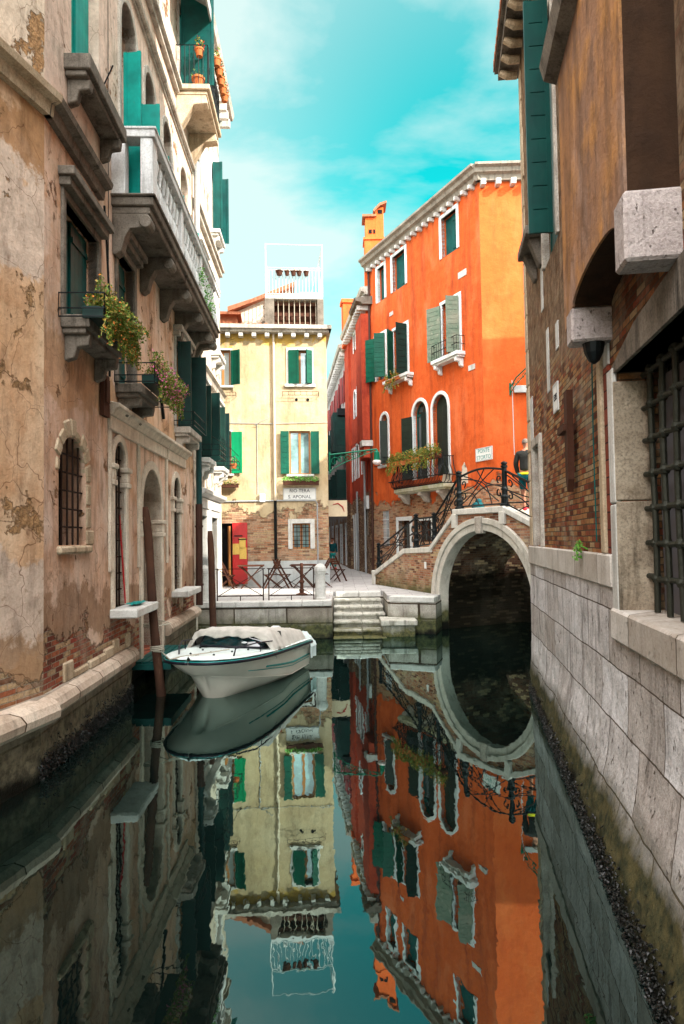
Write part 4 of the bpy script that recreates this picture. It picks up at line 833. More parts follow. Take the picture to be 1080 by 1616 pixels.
def yellow_building():
    B = thing('townhouse', 'yellow plaster house with brick ground floor and roof deck, facing down the canal', 'building', (-2.4, 26, 1)); F = YB; HB = 10.12
    W = []; holes = []
    def add(u0, u1, z0, z1, arch=False, **k): holes.append(opening(u0, u1, z0, z1, arch)); W.append((u0, u1, z0, z1, arch, k))
    def px(xa, ya, xb, yb): return (F.u(xa, (ya+yb)/2), F.u(xb, (ya+yb)/2), F.z((xa+xb)/2, yb), F.z((xa+xb)/2, ya))
    add(*px(456, 553, 491, 607), fill='glass', frame=.09, shut=(('L', 20, 'green'), ('R', 35, 'green', .25)), nb=7, sill=(.16, .1, .1), depth=.18, gm='glassp')
    add(*px(457, 680, 490, 749), fill='glass', frame=.0, shut=(('L', 176, 'green', .3), ('R', 176, 'green', .3)), nb=8, sill=(.12, .1, .08), depth=.14, gm='glassp')
    add(-.2, F.u(364, 580), F.z(364, 609), F.z(364, 553), fill='glass', frame=.07, shut=(('R', 150, 'green', .36),), nb=7, sill=(.1, .1, .08), depth=.15, gm='curtain')
    add(-.2, F.u(365, 720), F.z(364, 748), F.z(364, 681), fill='glass', frame=.05, shut=(('R', 172, 'greenl', .38),), nb=7, sill=(.1, .1, .08), depth=.15, gm='curtain')
    add(*px(462, 826, 490, 866), fill='glass', frame=.16, depth=.16, gm='glassp', fm='stonew', bars='y', name='shop_window')
    add(-.1, F.u(367, 870), 1.02, F.z(365, 826), fill='dark', frame=.0, depth=.2, name='doorway')
    wall(F, B, [(-2, .95), (3.83, .95), (3.83, HB), (-2, HB)], holes, M['yellow'], depth=.3, back=13)
    ws = [window(F, B, *w[:5], **w[5]) for w in W]
    # pale grey dado
    u2 = F.u(378, 900); d = MB(); d.box(u2+.42*0+.0, 3.85, -.015, .0, 1.0, 1.88); d.build('dado', M['dado'], B, F.M)
    # red entrance door folded back, timber door leaf
    d = MB(); ua, ub = F.u(367.5, 870), F.u(391, 870); d.box(ua, ub, -.10, -.035, 1.08, F.z(380, 825)); dr = d.build('door', M['doorred'], B, F.M, bevel=.006, label='bright red door folded open against the brick wall')
    h = MB(); h.box(ua+.06, ua+.36, -.12, -.10, 2.78, 2.82); h.box(ua+.2, ub-.02, -.12, -.10, 2.66, 2.70); h.build('handle', M['iron'], dr, F.M)
    for (x0, y0, x1, y1) in ((378, 849, 388, 866), (367.8, 858, 379, 875), (378.5, 864, 389.5, 882)):
        q = MB(); q.box(F.u(x0, y0), F.u(x1, y0), -.108, -.101, F.z(x0, y1), F.z(x0, y0)); q.build('notice', M['paper'], dr, F.M)
    d = MB(); d.obox((F.u(360, 870), -.02, 1.05), (.06, -.25, 0), (.06, 0, 0), (0, 0, 2.1)); d.build('door', M['wood'], B, F.M, label='brown timber door leaf beside the red door')
    # cornice and rafter ends
    e = MB(); e.box(-2, 3.9, -.32, .1, HB, HB+.1); e.box(-2, 4.0, -.42, .1, HB+.1, HB+.24); e.box(3.83, 4.0, -.42, 6, HB+.1, HB+.24); ev = e.build('eave', M['stone'], B, F.M)
    for i in range(9):
        q = MB(); x = F.u(360+20.6*i-20.6, 530) if i else -.25; q.box(x-.08, x+.08, -.28, .0, HB-.16, HB); q.build('rafter_end', M['stonew'], ev, F.M, bevel=.01)
    rooftiles(B, F.M, -2.0, 1.75, -.25, 3.5, HB+.22, HB+1.2)
    # attic with white wall and sloping tiles
    a = MB(); a.ext([(.35, 2.6, HB), (.35, 2.6, 11.75), (1.1, 2.6, 12.1), (2.6, 2.6, 12.75), (2.6, 2.6, HB)], (0, 4, 0)); at = a.build('attic', M['cream'], B, F.M)
    a = MB(); a.ext([(.1, 2.3, 11.72), (.1, 2.3, 11.9), (1.1, 2.3, 12.25), (2.75, 2.3, 12.95), (2.75, 2.3, 12.78), (1.1, 2.3, 12.1)], (0, 4.4, 0)); a.build('roof', M['tile'], at, F.M)
    a = MB(); a.box(-1.2, .5, 1.8, 3, HB+.5, HB+1.25); a.box(-1.3, .65, 1.6, 3.1, HB+1.25, HB+1.35); a.build('dormer', M['tile'], B, F.M)
    a = MB(); a.box(3.1, 3.6, 3, 3.6, 11.2, 12.6); a.box(3.0, 3.7, 2.9, 3.7, 12.6, 12.75); a.build('chimney', M['cream'], B, F.M)
    # roof deck
    fb = lambda x, y: (F.u(x, y, .5), F.z(x, y, .5))
    zd = F.z(465, 470, .5); xl = F.u(420, 470, .5); xr = F.u(509, 470, .5); dk = MB(); dk.box(xl-.03, xr, .35, 2.6, zd-.08, zd+.04); dk = dk.build('roof_deck', M['paint_white'], B, F.M)
    for (x0, x1) in ((418, 433), (501, 511)):
        q = MB(); q.box(F.u(x0, 495, .3), F.u(x1, 495, .3), .3, .75, HB+.24, zd-.1); q.build('pier', M['stoned'], dk, F.M, bevel=.01); q = MB(); q.box(F.u(x0, 495, .3), F.u(x1, 495, .3), 2.0, 2.4, HB+.24, zd-.1); q.build('pier', M['stoned'], dk, F.M, bevel=.01)
    q = MB()
    for i in range(9): x = xl+.45+i*.2; q.box(x-.014, x+.014, .5, .53, HB+.3, zd-.09)
    q.build('lattice', M['woodpale'], dk, F.M); q = MB()
    for z in (HB+.5, HB+.85, HB+1.25): q.box(xl+.3, xr-.1, .54, .6, z, z+.13)
    q.build('lattice', M['dwood'], dk, F.M)
    q = MB(); q.box(xl+.3, xr-.1, .8, 2.4, HB+.25, zd-.12); q.build('store', M['dwood'], dk, F.M)
    zr = F.z(465, 428, .5); zt = F.z(465, 387, .5); q = MB(); railing(q, [(xl, 2.5), (xl, .4), (xr, .4), (xr, 2.5)], zd+.1, zr, 50, .012); q.tube([(xl, .4, zr+.08), (xr, .4, zr+.08)], .012, 5); q.build('railing', M['paint_white'], dk, F.M)
    q = MB()
    for x in (xl, xr): q.tube([(x, .4, zd), (x, .4, zt)], .022, 6); q.tube([(x, 2.5, zd), (x, 2.5, zt)], .025, 6); q.tube([(x, .4, zt), (x, 2.5, zt)], .012, 5)
    q.tube([(xl, .4, zt-.03), (xr, .4, zt-.03)], .015, 5); q.tube([(xr, .4, zt-.1), (xr-.35, 1.5, zd+.6)], .01, 4); q.build('post', M['paint_white'], dk, F.M)
    # pipes, cables, vents
    xm = F.u(433, 650); p = MB(); p.tube([(xm, -.07, HB+.0), (xm, -.07, 4.05)], .045, 8); p.build('downpipe', M['pipe'], B, F.M); p = MB(); p.tube([(xm, -.07, 4.05), (xm, -.07, 1.9)], .055, 8); p.build('downpipe', M['iron'], B, F.M); p = MB(); p.tube([(xm, -.05, 1.9), (xm+.02, -.05, 1.2), (xm-.1, -.3, 1.1)], .03, 6); p.build('downpipe', M['pipegrey'], B, F.M)
    p = MB(); zc = F.z(433, 791); p.tube([(0, -.03, zc+.0), (2.0, -.035, zc+.02), (3.35, -.03, zc+.01), (3.42, -.03, zc-.1), (3.42, -.03, 1.1)], .028, 6); zq = F.z(433, 668); p.tube([(0, -.02, zq), (1.9, -.03, zq-.02), (3.83, -.03, zq+.03)], .012, 4)
    x = F.u(406, 700); p.tube([(x, -.02, zq), (x, -.02, F.z(406, 780))], .014, 4); p.tube([(x-.1, -.04, zq-.1), (x+.2, -.2, zq+.05), (x+.4, -.25, zq+.12)], .014, 4); p.build('cable', M['pipegrey'], B, F.M)
    p = MB(); p.box(x+.07, x+.27, -.12, 0, 4.0, 4.3); p.build('meter_box', M['paint_white'], B, F.M, bevel=.01); p = MB(); p.box(xm+.15, xm+.3, -.03, 0, 4.25, 4.38); p.build('vent', M['stonewarm'], B, F.M)
    p = MB()
    for xx in (468, 486): c = F.uv(xx, 631); p.tube([(c[0], -.012, c[1]), (c[0], .1, c[1])], .055, 10)
    p.build('vent', M['dark'], B, F.M)
    for (x0, x1, y) in ((446, 503, 624), (350, 373, 625)):
        r = MB(); a, b = F.u(x0, y), F.u(x1, y); z = F.z((x0+x1)/2, y); railing(r, [(a, 0), (a, -.2), (b, -.2), (b, 0)], z-.03, z+.1, 8, .007, (0, 1)); r.build('window_rail', M['rust'], B, F.M)
    return B
M['dado'] = plaster('grey_painted_dado', (.50, .52, .51), (.44, .47, .47), (.56, .56, .53), seed=50, stain_amt=.3)
M['woodpale'] = plain('weathered_pale_wood', (.42, .36, .28), .8); M['greenl'] = paint('bright_green_shutter', (.0, .26, .10), (.0, .20, .08), wear=.2, weart=(.02, .08, .04), seed=15)
yellow_building()
sign('white street sign reading RIO TERA S. APONAL on the yellow house', YB, YB.u(447, 780), YB.u(499, 780), YB.z(470, 789), YB.z(470, 770), ['RIO TERA\u0300'.replace('\u0300', ''), 'S. APONAL'], size=.17)
flowerbox('long green planter under the window above the white street sign', YB, YB.u(447, 760), YB.u(503, 760), -.27, -.08, YB.z(470, 766), .14, 'dwood', 'leaff', None, 0, 520, .14, .06)
flowerbox('planter of yellowing leaves on the yellow house wall beside the cream house corner', YB, YB.u(345, 764), YB.u(377, 764), -.27, -.08, YB.z(360, 770), .13, 'dwood', 'leafy', 'redf', 30, 260, .12, .055)
rh = 'pots hung on the roof deck railing'
for i, (x, r) in enumerate(((441, .13), (453, .09), (463, .1), (472, .1), (483, .1))):
    zr = YB.z(465, 430, .5); pot(('largest dark pot hung at the left of the roof deck railing', 'second dark pot from the left on the roof deck railing', 'middle dark pot on the roof deck railing', 'fourth dark pot from the left on the roof deck railing', 'rightmost dark pot on the roof deck railing')[i], YB.w(YB.u(x, 430, .5), .3, zr-.2), r, .17, 'leafy', 'redf', 16, rh, .04, mat='dwood')
# ================================================================= RED BUILDING
RZB = RD.z(668, 765, -.4)-.05
def red_building():
    B = thing('townhouse', 'bright orange red house with white framed windows behind the bridge', 'building', (4.6, 24, 1)); F = RD; HB = 14.72
    W = []; holes = []
    def add(u0, u1, z0, z1, arch=False, **k): holes.append(opening(u0, u1, z0, z1, arch)); W.append((u0, u1, z0, z1, arch, k))
    fm = 'framew'
    for (a, b) in ((.72, 1.38), (2.08, 3.14), (5.82, 6.80)): add(a, b, 12.86, 14.33, fill='closed', sm='teald', vert=True, nb=3, depth=.22, frame=.13, fm=fm)
    U = F.u; Z = F.z
    add(.45, 1.35, Z(598, 601), Z(600, 530), fill='glass', depth=.2, frame=.12, fm=fm, shut=(('L', 150, 'green'), ('R', 60, 'green')), nb=9)
    add(2.1, 3.2, Z(625, 600), Z(627, 520), fill='glass', depth=.2, frame=.12, fm=fm, shut=(('L', 55, 'green', .5), ('R', 95, 'dgreen', .5)), nb=9, sill=(.45, .35, .12, 1))
    add(5.75, 6.85, Z(705, 567), Z(705, 478), fill='glass', depth=.2, frame=.12, fm=fm, shut=(('L', 158, 'peelgreen', .6), ('R', 70, 'peelgreen', .45)), nb=12, sill=(.3, .36, .13, 1))
    add(.85, 1.45, Z(605, 735), Z(605, 655), arch=True, fill='glass', depth=.2, frame=.13, fm=fm, shut=(('R', 60, 'blackgreen', .3),), sill=(.15, .15, .1))
    add(3.55, 4.55, Z(658, 757), Z(658, 635), arch=True, fill='glass', depth=.2, frame=.13, fm=fm, shut=(('L', 165, 'blackgreen', .55), ('R', 88, 'blackgreen', .2)), nb=9, wm='teald')
    add(4.98, 6.0, Z(688, 752), Z(688, 625), arch=True, fill='closed', sm='blackgreen', vert=True, depth=.2, frame=.13, fm=fm, shut=(('R', 86, 'blackgreen', .2),), nb=3)
    add(.75, 1.4, Z(606, 862), Z(606, 806), fill='bars', depth=.2, frame=.0, bars=(5, 3), name='barred_window', fm='paint_white')
    add(2.2, 3.15, 1.9, Z(632, 822), fill='glass', depth=.3, frame=.16, fm=fm, name='door', wm='dwood')
    add(3.75, 4.75, Z(656, 855), Z(660, 822), fill='glass', depth=.2, frame=.12, fm=fm, wm='dwood')
    wall(F, B, [(0, 0), (F.L, 0), (F.L, HB), (0, HB)], holes, M['red_low'], depth=.4); wall(RF, B, [(0, -1.5), (6.6, -1.5), (6.6, HB), (0, HB)], [], M['orange'], depth=.3)
    body = MB(); body.prism_z([(4.8, 23.5), (4.82, 22.95), (11.4, 22.75), (11.4, 31), (1.9, 30.2)], -2, HB+.1); body.build('wall', M['orange'], B)
    for w in W: window(F, B, *w[:5], **w[5])
    c = MB(); pr = [(0, HB-.12), (-.12, HB-.12), (-.16, HB+.05), (-.28, HB+.1), (-.32, HB+.22), (-.42, HB+.28), (-.42, HB+.36), (.4, HB+.44), (.4, HB-.1)]
    c.prism_x(pr, -.3, F.L+.15); cn = c.build('cornice', M['stoneg'], B, F.M); c = MB(); c.prism_x(pr, -.18, 6.6); cn2 = c.build('cornice', M['stoneg'], B, RF.M)
    for i in range(19): d = MB(); u = .15+F.L*i/19; d.box(u-.055, u+.055, -.24, 0, HB-.26, HB-.12); d.build('dentil', M['stonew'], cn, F.M, bevel=.008)
    for i in range(12): d = MB(); u = .12+.5*i; d.box(u-.08, u+.08, -.27, 0, HB-.32, HB-.12); d.build('dentil', M['stonew'], cn2, RF.M, bevel=.008)
    rooftiles(B, F.M, -.3, F.L, -.1, 4, HB+.38, HB+1.5)
    # small white plaques, stains of bare render under the balcony
    p = MB()
    for (x, y, w, h) in ((618, 494, .3, .11), (730, 430, .5, .16), (745, 578, .38, .13)):
        u, z = F.uv(x, y); p.box(u-w/2, u+w/2, -.02, 0, z-h, z+h*.4)
    p.build('plaque', M['stonew'], B, F.M)
    p = MB(); rnd = random.Random(4); pl = [(4.75, 4.45), (5.0, 4.62), (5.12, 4.55), (5.3, 4.75), (5.5, 4.72), (5.6, 5.0), (5.75, 5.15), (5.82, 5.3), (6.1, 5.28), (6.22, 5.0), (6.12, 4.8), (6.2, 4.5)]; p.ext([(a, -.006, b-.05) for a, b in pl], (0, .005, 0)); pl = [(6.75, 4.5), (6.8, 5.1), (6.95, 5.25), (7.1, 5.0), (7.15, 4.5)]; p.ext([(a, -.006, b) for a, b in pl], (0, .005, 0)); p.build('bare_render', M['cream'], B, F.M)
    # belly balcony
    b0, b1, zb = 2.75, 6.35, RZB; pv = -.5
    s = MB(); s.box(b0, b1, pv, .02, zb-.14, zb); s.box(b0+.05, b1-.05, pv+.05, .02, zb-.2, zb-.14); bal = s.build('balcony', M['stonem'], B, F.M, bevel=.012)
    for u in (b0+.2, (b0+b1)/2-.1, b1-.6):
        k = MB(); k.prism_x([(0, zb-.2), (pv+.08, zb-.2), (pv+.06, zb-.3), (-.3, zb-.36), (-.16, zb-.55), (0, zb-.6)], u, u+.22); k.build('bracket', M['stone'], bal, F.M, bevel=.012)
    r = MB(); prof = [(0, 0), (-.16, .1), (-.20, .28), (-.12, .5), (-.03, .7), (-.0, 1.0)]
    def belly(p, dx, dy): r.tube([(p[0]+dx*a, p[1]+dy*a, zb+z*.98) for a, z in ((-q, z) for q, z in prof)], .017, 4)
    n = 34
    for i in range(n+1): belly((b0+.05+(b1-b0-.1)*i/n, pv+.04), 0, -1)
    for i in range(4): belly((b0+.05, pv+.04+.14*i), -1, 0); belly((b1-.05, pv+.04+.14*i), 1, 0)
    for z, o in ((.02, 0), (.3, .2), (.98, 0)): r.tube([(b0+.05-o, 0, zb+z), (b0+.05-o, pv+.04-o, zb+z), (b1-.05+o, pv+.04-o, zb+z), (b1-.05+o, 0, zb+z)], .018, 5)
    r.build('railing', M['iron'], bal, F.M)
    for (a, b, z, v) in ((5.5, 7.1, F.z(705, 567)+.0, -.33), (.6, 1.7, F.z(605, 735)-.02, -.25)): q = MB(); railing(q, [(a, 0), (a, v), (b, v), (b, 0)], z, z+.55 if a > 5 else z+.3, 14 if a > 5 else 5, .01, (0, .5, 1)); q.build('window_rail', M['iron'], B, F.M)
    q = MB(); q.tube([(3.55, 0, 8.9), (3.6, -.3, 8.95), (3.62, -.35, 9.1)], .012, 4); q.build('hook', M['iron'], B, F.M)
    q = MB(); q.tube([(.02, -.08, HB-.2), (.02, -.08, 4.6), (.04, -.1, 1.1)], .05, 8); q.build('downpipe', M['pipeb'], B, F.M)
    x, z = RF.uv(808, 600); q = MB(); q.tube([(x, -.02, z), (x+.02, -.02, z-2.5)], .012, 4); q.build('cable', M['paint_white'], B, RF.M)
    # chimney at the far end
    ch = MB(); X, Y = 1.62, 30.6
    w = .85; ch.box(-w/2, w/2, -.3, .5, 11, 16.1); ch.box(-w/2-.05, w/2+.05, -.35, .55, 16.1, 16.2)
    ch.box(-w/2+.05, w/2-.05, -.25, .45, 16.2, 17.15); ch.box(.08, w/2+.03, -.26, .4, 16.21, 17.6); chm = ch.build('chimney', M['orange'], B, Matrix.Translation((X, Y, 0)))
    q = MB(); q.box(-w/2-.08, .12, -.36, .56, 17.15, 17.25); q.ext([(-.02, -.4, 17.42), (.28, -.4, 17.74), (.6, -.4, 17.84), (.6, -.4, 17.74), (.3, -.4, 17.62), (.03, -.4, 17.35)], (0, .95, 0)); q.build('cap', M['tile'], chm, Matrix.Translation((X, Y, 0)))
    q = MB(); q.box(-.22, -.08, -.27, -.2, 16.4, 16.58); q.box(-.02, .07, -.27, -.2, 16.4, 16.58); q.box(.2, .4, -.28, -.2, 17.3, 17.48); q.build('flue_opening', M['dark'], chm, Matrix.Translation((X, Y, 0)))
    return B
M['stoneg'] = stone('grey_weathered_cornice_stone', (.40, .35, .29), (.24, .20, .16), dark=(.05, .04, .03), amt=.5, seed=33, streak=.7)
M['framew'] = stone('white_window_surround', (.82, .84, .82), (.66, .70, .70), amt=.12, seed=31, streak=.15); M['stonem'] = stone('mossy_balcony_stone', (.62, .60, .52), (.40, .38, .22), dark=(.20, .20, .05), amt=.4, seed=32, streak=.7)
red_building()
rb = 'flower boxes on the red house'
flowerbox('flower box of yellow green leaves at the left end of the bulging iron balcony', RD, 2.6, 3.75, -.72, -.5, RZB+.90, .16, 'terracotta', 'leafy', 'orangef', 90, 900, .26, .06, group=rb, stems=26)
flowerbox('middle flower box on the bulging iron balcony, in front of the open door', RD, 4.05, 5.05, -.72, -.5, RZB+.90, .15, 'terracotta', 'leafy', 'orangef', 90, 800, .24, .06, group=rb, stems=22)
flowerbox('flower box at the right end of the bulging iron balcony', RD, 5.15, 6.3, -.72, -.5, RZB+.90, .15, 'dwood', 'leafy', 'orangef', 80, 900, .27, .06, group=rb, stems=26)
flowerbox('flower box on the stone sill of the second floor window with green shutters', RD, 1.95, 3.1, -.38, -.14, RD.z(625, 601, -.3), .13, 'terracotta', 'leafy', 'orangef', 80, 420, .22, .06, group=rb, stems=20)
sign('white sign reading PONTE STORTO on the orange wall above the bridge', RD, RD.u(752, 716), RD.u(778, 716), RD.z(765, 727), RD.z(765, 706), ['PONTE', 'STORTO'], 'inkteal', size=.2)
def antenna(label, P, k):
    mb = MB(); x, y, z = P; mb.tube([(x, y, z), (x, y, z+1.0)], .018, 5); mb.tube([(x-.45, y, z+.8), (x+.45, y, z+.95)], .012, 4)
    for i in range(7): t = -.42+.14*i; mb.tube([(x+t, y-.2, z+.87+t*.17), (x+t, y+.2, z+.87+t*.17)], .008, 4)
    tag(mb.build('television_antenna', M['paint_white']), label, 'antenna')
p = RD.w(6.0, 1.2, 15.3); antenna('white television antenna on the roof edge of the red house', tuple(p), 0)
# ================================================================= ALLEY
def alley():
    B = thing('townhouse', 'dark red plaster house in the shaded alley beyond the red house', 'building', (1.2, 33, 1)); F = D2; HB = 13.5; L = F.L
    W = []; holes = []
    def add(x0, x1, y0, y1, arch=False, **k):
        a, b = F.u(x0, (y0+y1)/2), F.u(x1, (y0+y1)/2); z0, z1 = F.z((x0+x1)/2, y1), F.z((x0+x1)/2, y0)
        if k.get('name') == 'door': z0 = 1.02
        holes.append(opening(a, b, z0, z1, arch)); W.append((a, b, z0, z1, arch, k))
    add(558.5, 561.5, 527, 556, fill='closed', sm='teald', frame=.1, fm='framew', nb=4); add(564.5, 568.5, 508, 540, fill='closed', sm='teald', frame=.1, fm='framew', nb=4)
    add(559.5, 562.5, 618, 660, True, fill='glass', gm='glassp', frame=.12, fm='framew'); add(564, 567.5, 605, 652, True, fill='glass', gm='glassp', frame=.12, fm='framew')
    add(557, 560.5, 710, 760, fill='glass', gm='glassp', frame=.12, fm='framew'); add(563.5, 567, 703, 755, fill='glass', gm='glassp', frame=.12, fm='framew'); add(571.5, 575, 690, 748, fill='glass', frame=.12, fm='framew')
    add(556, 559.5, 818, 885, name='door', fill='glass', gm='glassp', frame=.16, fm='framew'); add(563, 566, 815, 890, name='door', fill='dark', frame=.16, fm='framew'); add(577, 581, 805, 845, fill='dark', frame=.1, fm='stoned')
    wall(F, B, [(0, .9), (L, .9), (L, HB), (0, HB)], holes, M['darkred'], depth=.3, back=5)
    for w in W: window(F, B, *w[:5], **w[5])
    # projecting upper bay next to the red house
    a = MB(); a.prism_z([(L-1.6, -.45), (L+.05, -.45), (L+.05, .0), (L-2.0, .0)], 7.0, 12.6); a.prism_z([(L-1.3, -.40), (L+.02, -.40), (L+.02, .0), (L-1.6, .0)], 6.2, 7.0); by = a.build('bay', M['darkred'], B, F.M); a = MB(); a.box(L-.5, L+.1, -.5, 0, 6.95-.25, 6.95); a.build('corbel', M['stonew'], by, F.M)
    eave(F, B, 0, L, HB, .45, .3, .5, 'stone', 'stonew', .22); eave(D2, B, L-1.8, L+.2, 14.4-1.4, .75, .25, .5, 'stoned', 'stonew', .2)
    a = MB(); a.prism_z([(-.7, -.12), (.9, -.12), (.9, 1), (-.7, 1)], 1, HB-.3); a.build('wall', M['darkred'], B, F.M)
    a = MB(); a.box(-.3, .4, -.3, .5, HB-.3, 15.6); a.box(-.38, .48, -.38, .58, 15.6, 15.8); a.build('chimney', M['red'], B, F.M)
    p = MB(); p.tube([(5.6, -.08, 7.0), (5.6, -.08, 1)], .05, 6); p.tube([(3.1, -.08, 5.0), (3.1, -.08, 1.0)], .05, 6); p.build('downpipe', M['pipegrey'], B, F.M)
    p = MB(); p.box(6.1, 6.3, -.12, 0, 4.0, 4.6); p.build('meter_box', M['paint_white'], B, F.M); p = MB(); p.tube([(6.2, -.03, 8.0), (6.2, -.03, 4.6)], .012, 4); p.tube([(0, -.04, 7.6), (3, -.08, 7.45), (7.5, -.05, 7.8)], .014, 4); p.build('cable', M['iron'], B, F.M)
    B = thing('townhouse', 'grey plaster house with dark shutters deep in the alley', 'building', (0, 45, 1)); F = G2; L = F.L; HB = 13.2; W = []; holes = []
    for i in range(5):
        u = L-2.2-3.4*i
        for (z0, z1, kk) in ((1.05, 3.4, dict(fill='glass', gm='glassp', frame=.15, fm='framew')), (4.6, 6.6, dict(fill='glass', gm='glassp', frame=.12, fm='stonew', shut=(('L', 100, 'dgreen'), ('R', 95, 'dgreen')))), (7.6, 9.6, dict(fill='glass', frame=.12, fm='stonew', shut=(('L', 100, 'dgreen'), ('R', 95, 'dgreen')))), (10.6, 12.2, dict(fill='glass', frame=.1, fm='darkredm', shut=(('L', 170, 'darkredm'), ('R', 170, 'darkredm'))))):
            holes.append(opening(u, u+1.1, z0, z1)); W.append((u, u+1.1, z0, z1, False, kk))
    wall(F, B, [(0, .9), (L, .9), (L, HB), (0, HB)], holes, M['grey'], depth=.3, back=5)
    for w in W: window(F, B, *w[:5], **w[5])
    eave(F, B, 0, L, HB, .5, .3, .6, 'stone', 'stonew', .25)
    a = MB(); a.box(L-3.0, L-1.0, -.8, 0, 7.6, 8.0); a.box(L-2.8, L-1.2, -.75, 0, 8.0, 9.9); a.build('bay', M['dgreen'], B, F.M); a = MB(); a.box(L-1.6, L-1.0, -.5, 0, 9.7, 10.1); a.build('bay', M['iron'], B, F.M)
    B = thing('townhouse', 'distant pale house closing the far end of the alley', 'building', (-3, 62, 1)); a = MB(); a.box(-8, 3, 0, 5, 0, 13.0); a.build('wall', M['grey'], B, Matrix.Translation((-1, 61, 0))); a = MB(); a.box(-8.2, 3.2, -.4, 5.2, 13, 13.3); a.build('roof', M['tile'], B, Matrix.Translation((-1, 61, 0)))
    a = MB(); 
    for k in range(5): a.box(-6+1.8*k, -5+1.8*k, -.05, 0, 7.5, 9.2); a.box(-6+1.8*k, -5+1.8*k, -.05, 0, 3.5, 5.2)
    a.build('window', M['glassp'], B, Matrix.Translation((-1, 61, 0)))
    # row of shop fronts on the left of the alley beyond the yellow house
    B = thing('townhouse', 'house with teal shop fronts on the left side of the alley', 'building', (-3, 48, 1)); a = MB(); a.prism_z([(-1.95, 37.5), (-3.7, 60.9), (-9, 60.9), (-9, 37.5)], .9, 11.5); a.build('wall', M['grey'], B)
M['darkredm'] = paint('dark_red_paint', (.30, .03, .03), wear=.2)
alley()
# unseen house added across the side canal to shade the yellow and orange fronts
def side_shade_house():
    B = thing('townhouse', 'unseen plaster house added across the side canal to shade the house fronts', 'building', (12, 17, 0)); a = MB(); a.box(-2.5, 3, -2.2, 1.6, -1, 13.2); a.build('wall', M['cream'], B, Matrix.Translation((12.5, 17, 0)))
    a = MB(); a.box(-2.8, 3.3, -2.5, 1.9, 13.2, 13.5); a.build('roof', M['tile'], B, Matrix.Translation((12.5, 17, 0))); a = MB()
    for z in (2.5, 5.5, 8.6, 11): 
        for k in (-1.4, .2): a.box(-2.56, -2.49, k, k+.9, z, z+1.5)
    a.build('window', M['teald'], B, Matrix.Translation((12.5, 17, 0)))
side_shade_house()

# taller unseen house added behind the brick house to shade the left walls
def unseen_back_houses():
    B = thing('townhouse', 'tall unseen plaster house added behind the brick house for shade', 'building', (9, -3, 0)); a = MB(); a.box(6.0, 15, -16, 7.0, -1, 20); a.build('wall', M['cream'], B); a = MB(); a.box(5.6, 15.4, -16.4, 7.4, 20, 20.4); a.build('roof', M['tile'], B)
    a = MB()
    for z in (12.6, 15.6, 17.9):
        for k in range(6): a.box(5.94, 6.01, -14+3.4*k, -12.8+3.4*k, z, z+1.5)
    a.build('window', M['teald'], B); a = MB(); a.prism_z([(2.0, -16), (2.05, 1.45), (5.9, 1.45), (5.9, -16)], -2, 11.2); a.build('wall', M['rbrick'], B)
    B = thing('townhouse', 'low unseen ochre house behind the camera on the left bank', 'building', (-6, -4, 0)); a = MB(); a.prism_z([(-5.9, -16), (-4.9, 2.9), (-12, 2.9), (-12, -16)], -2, 9.5); a.build('wall', M['ochre'], B)  # unseen house, kept low so more sky light reaches the right wall
unseen_back_houses()
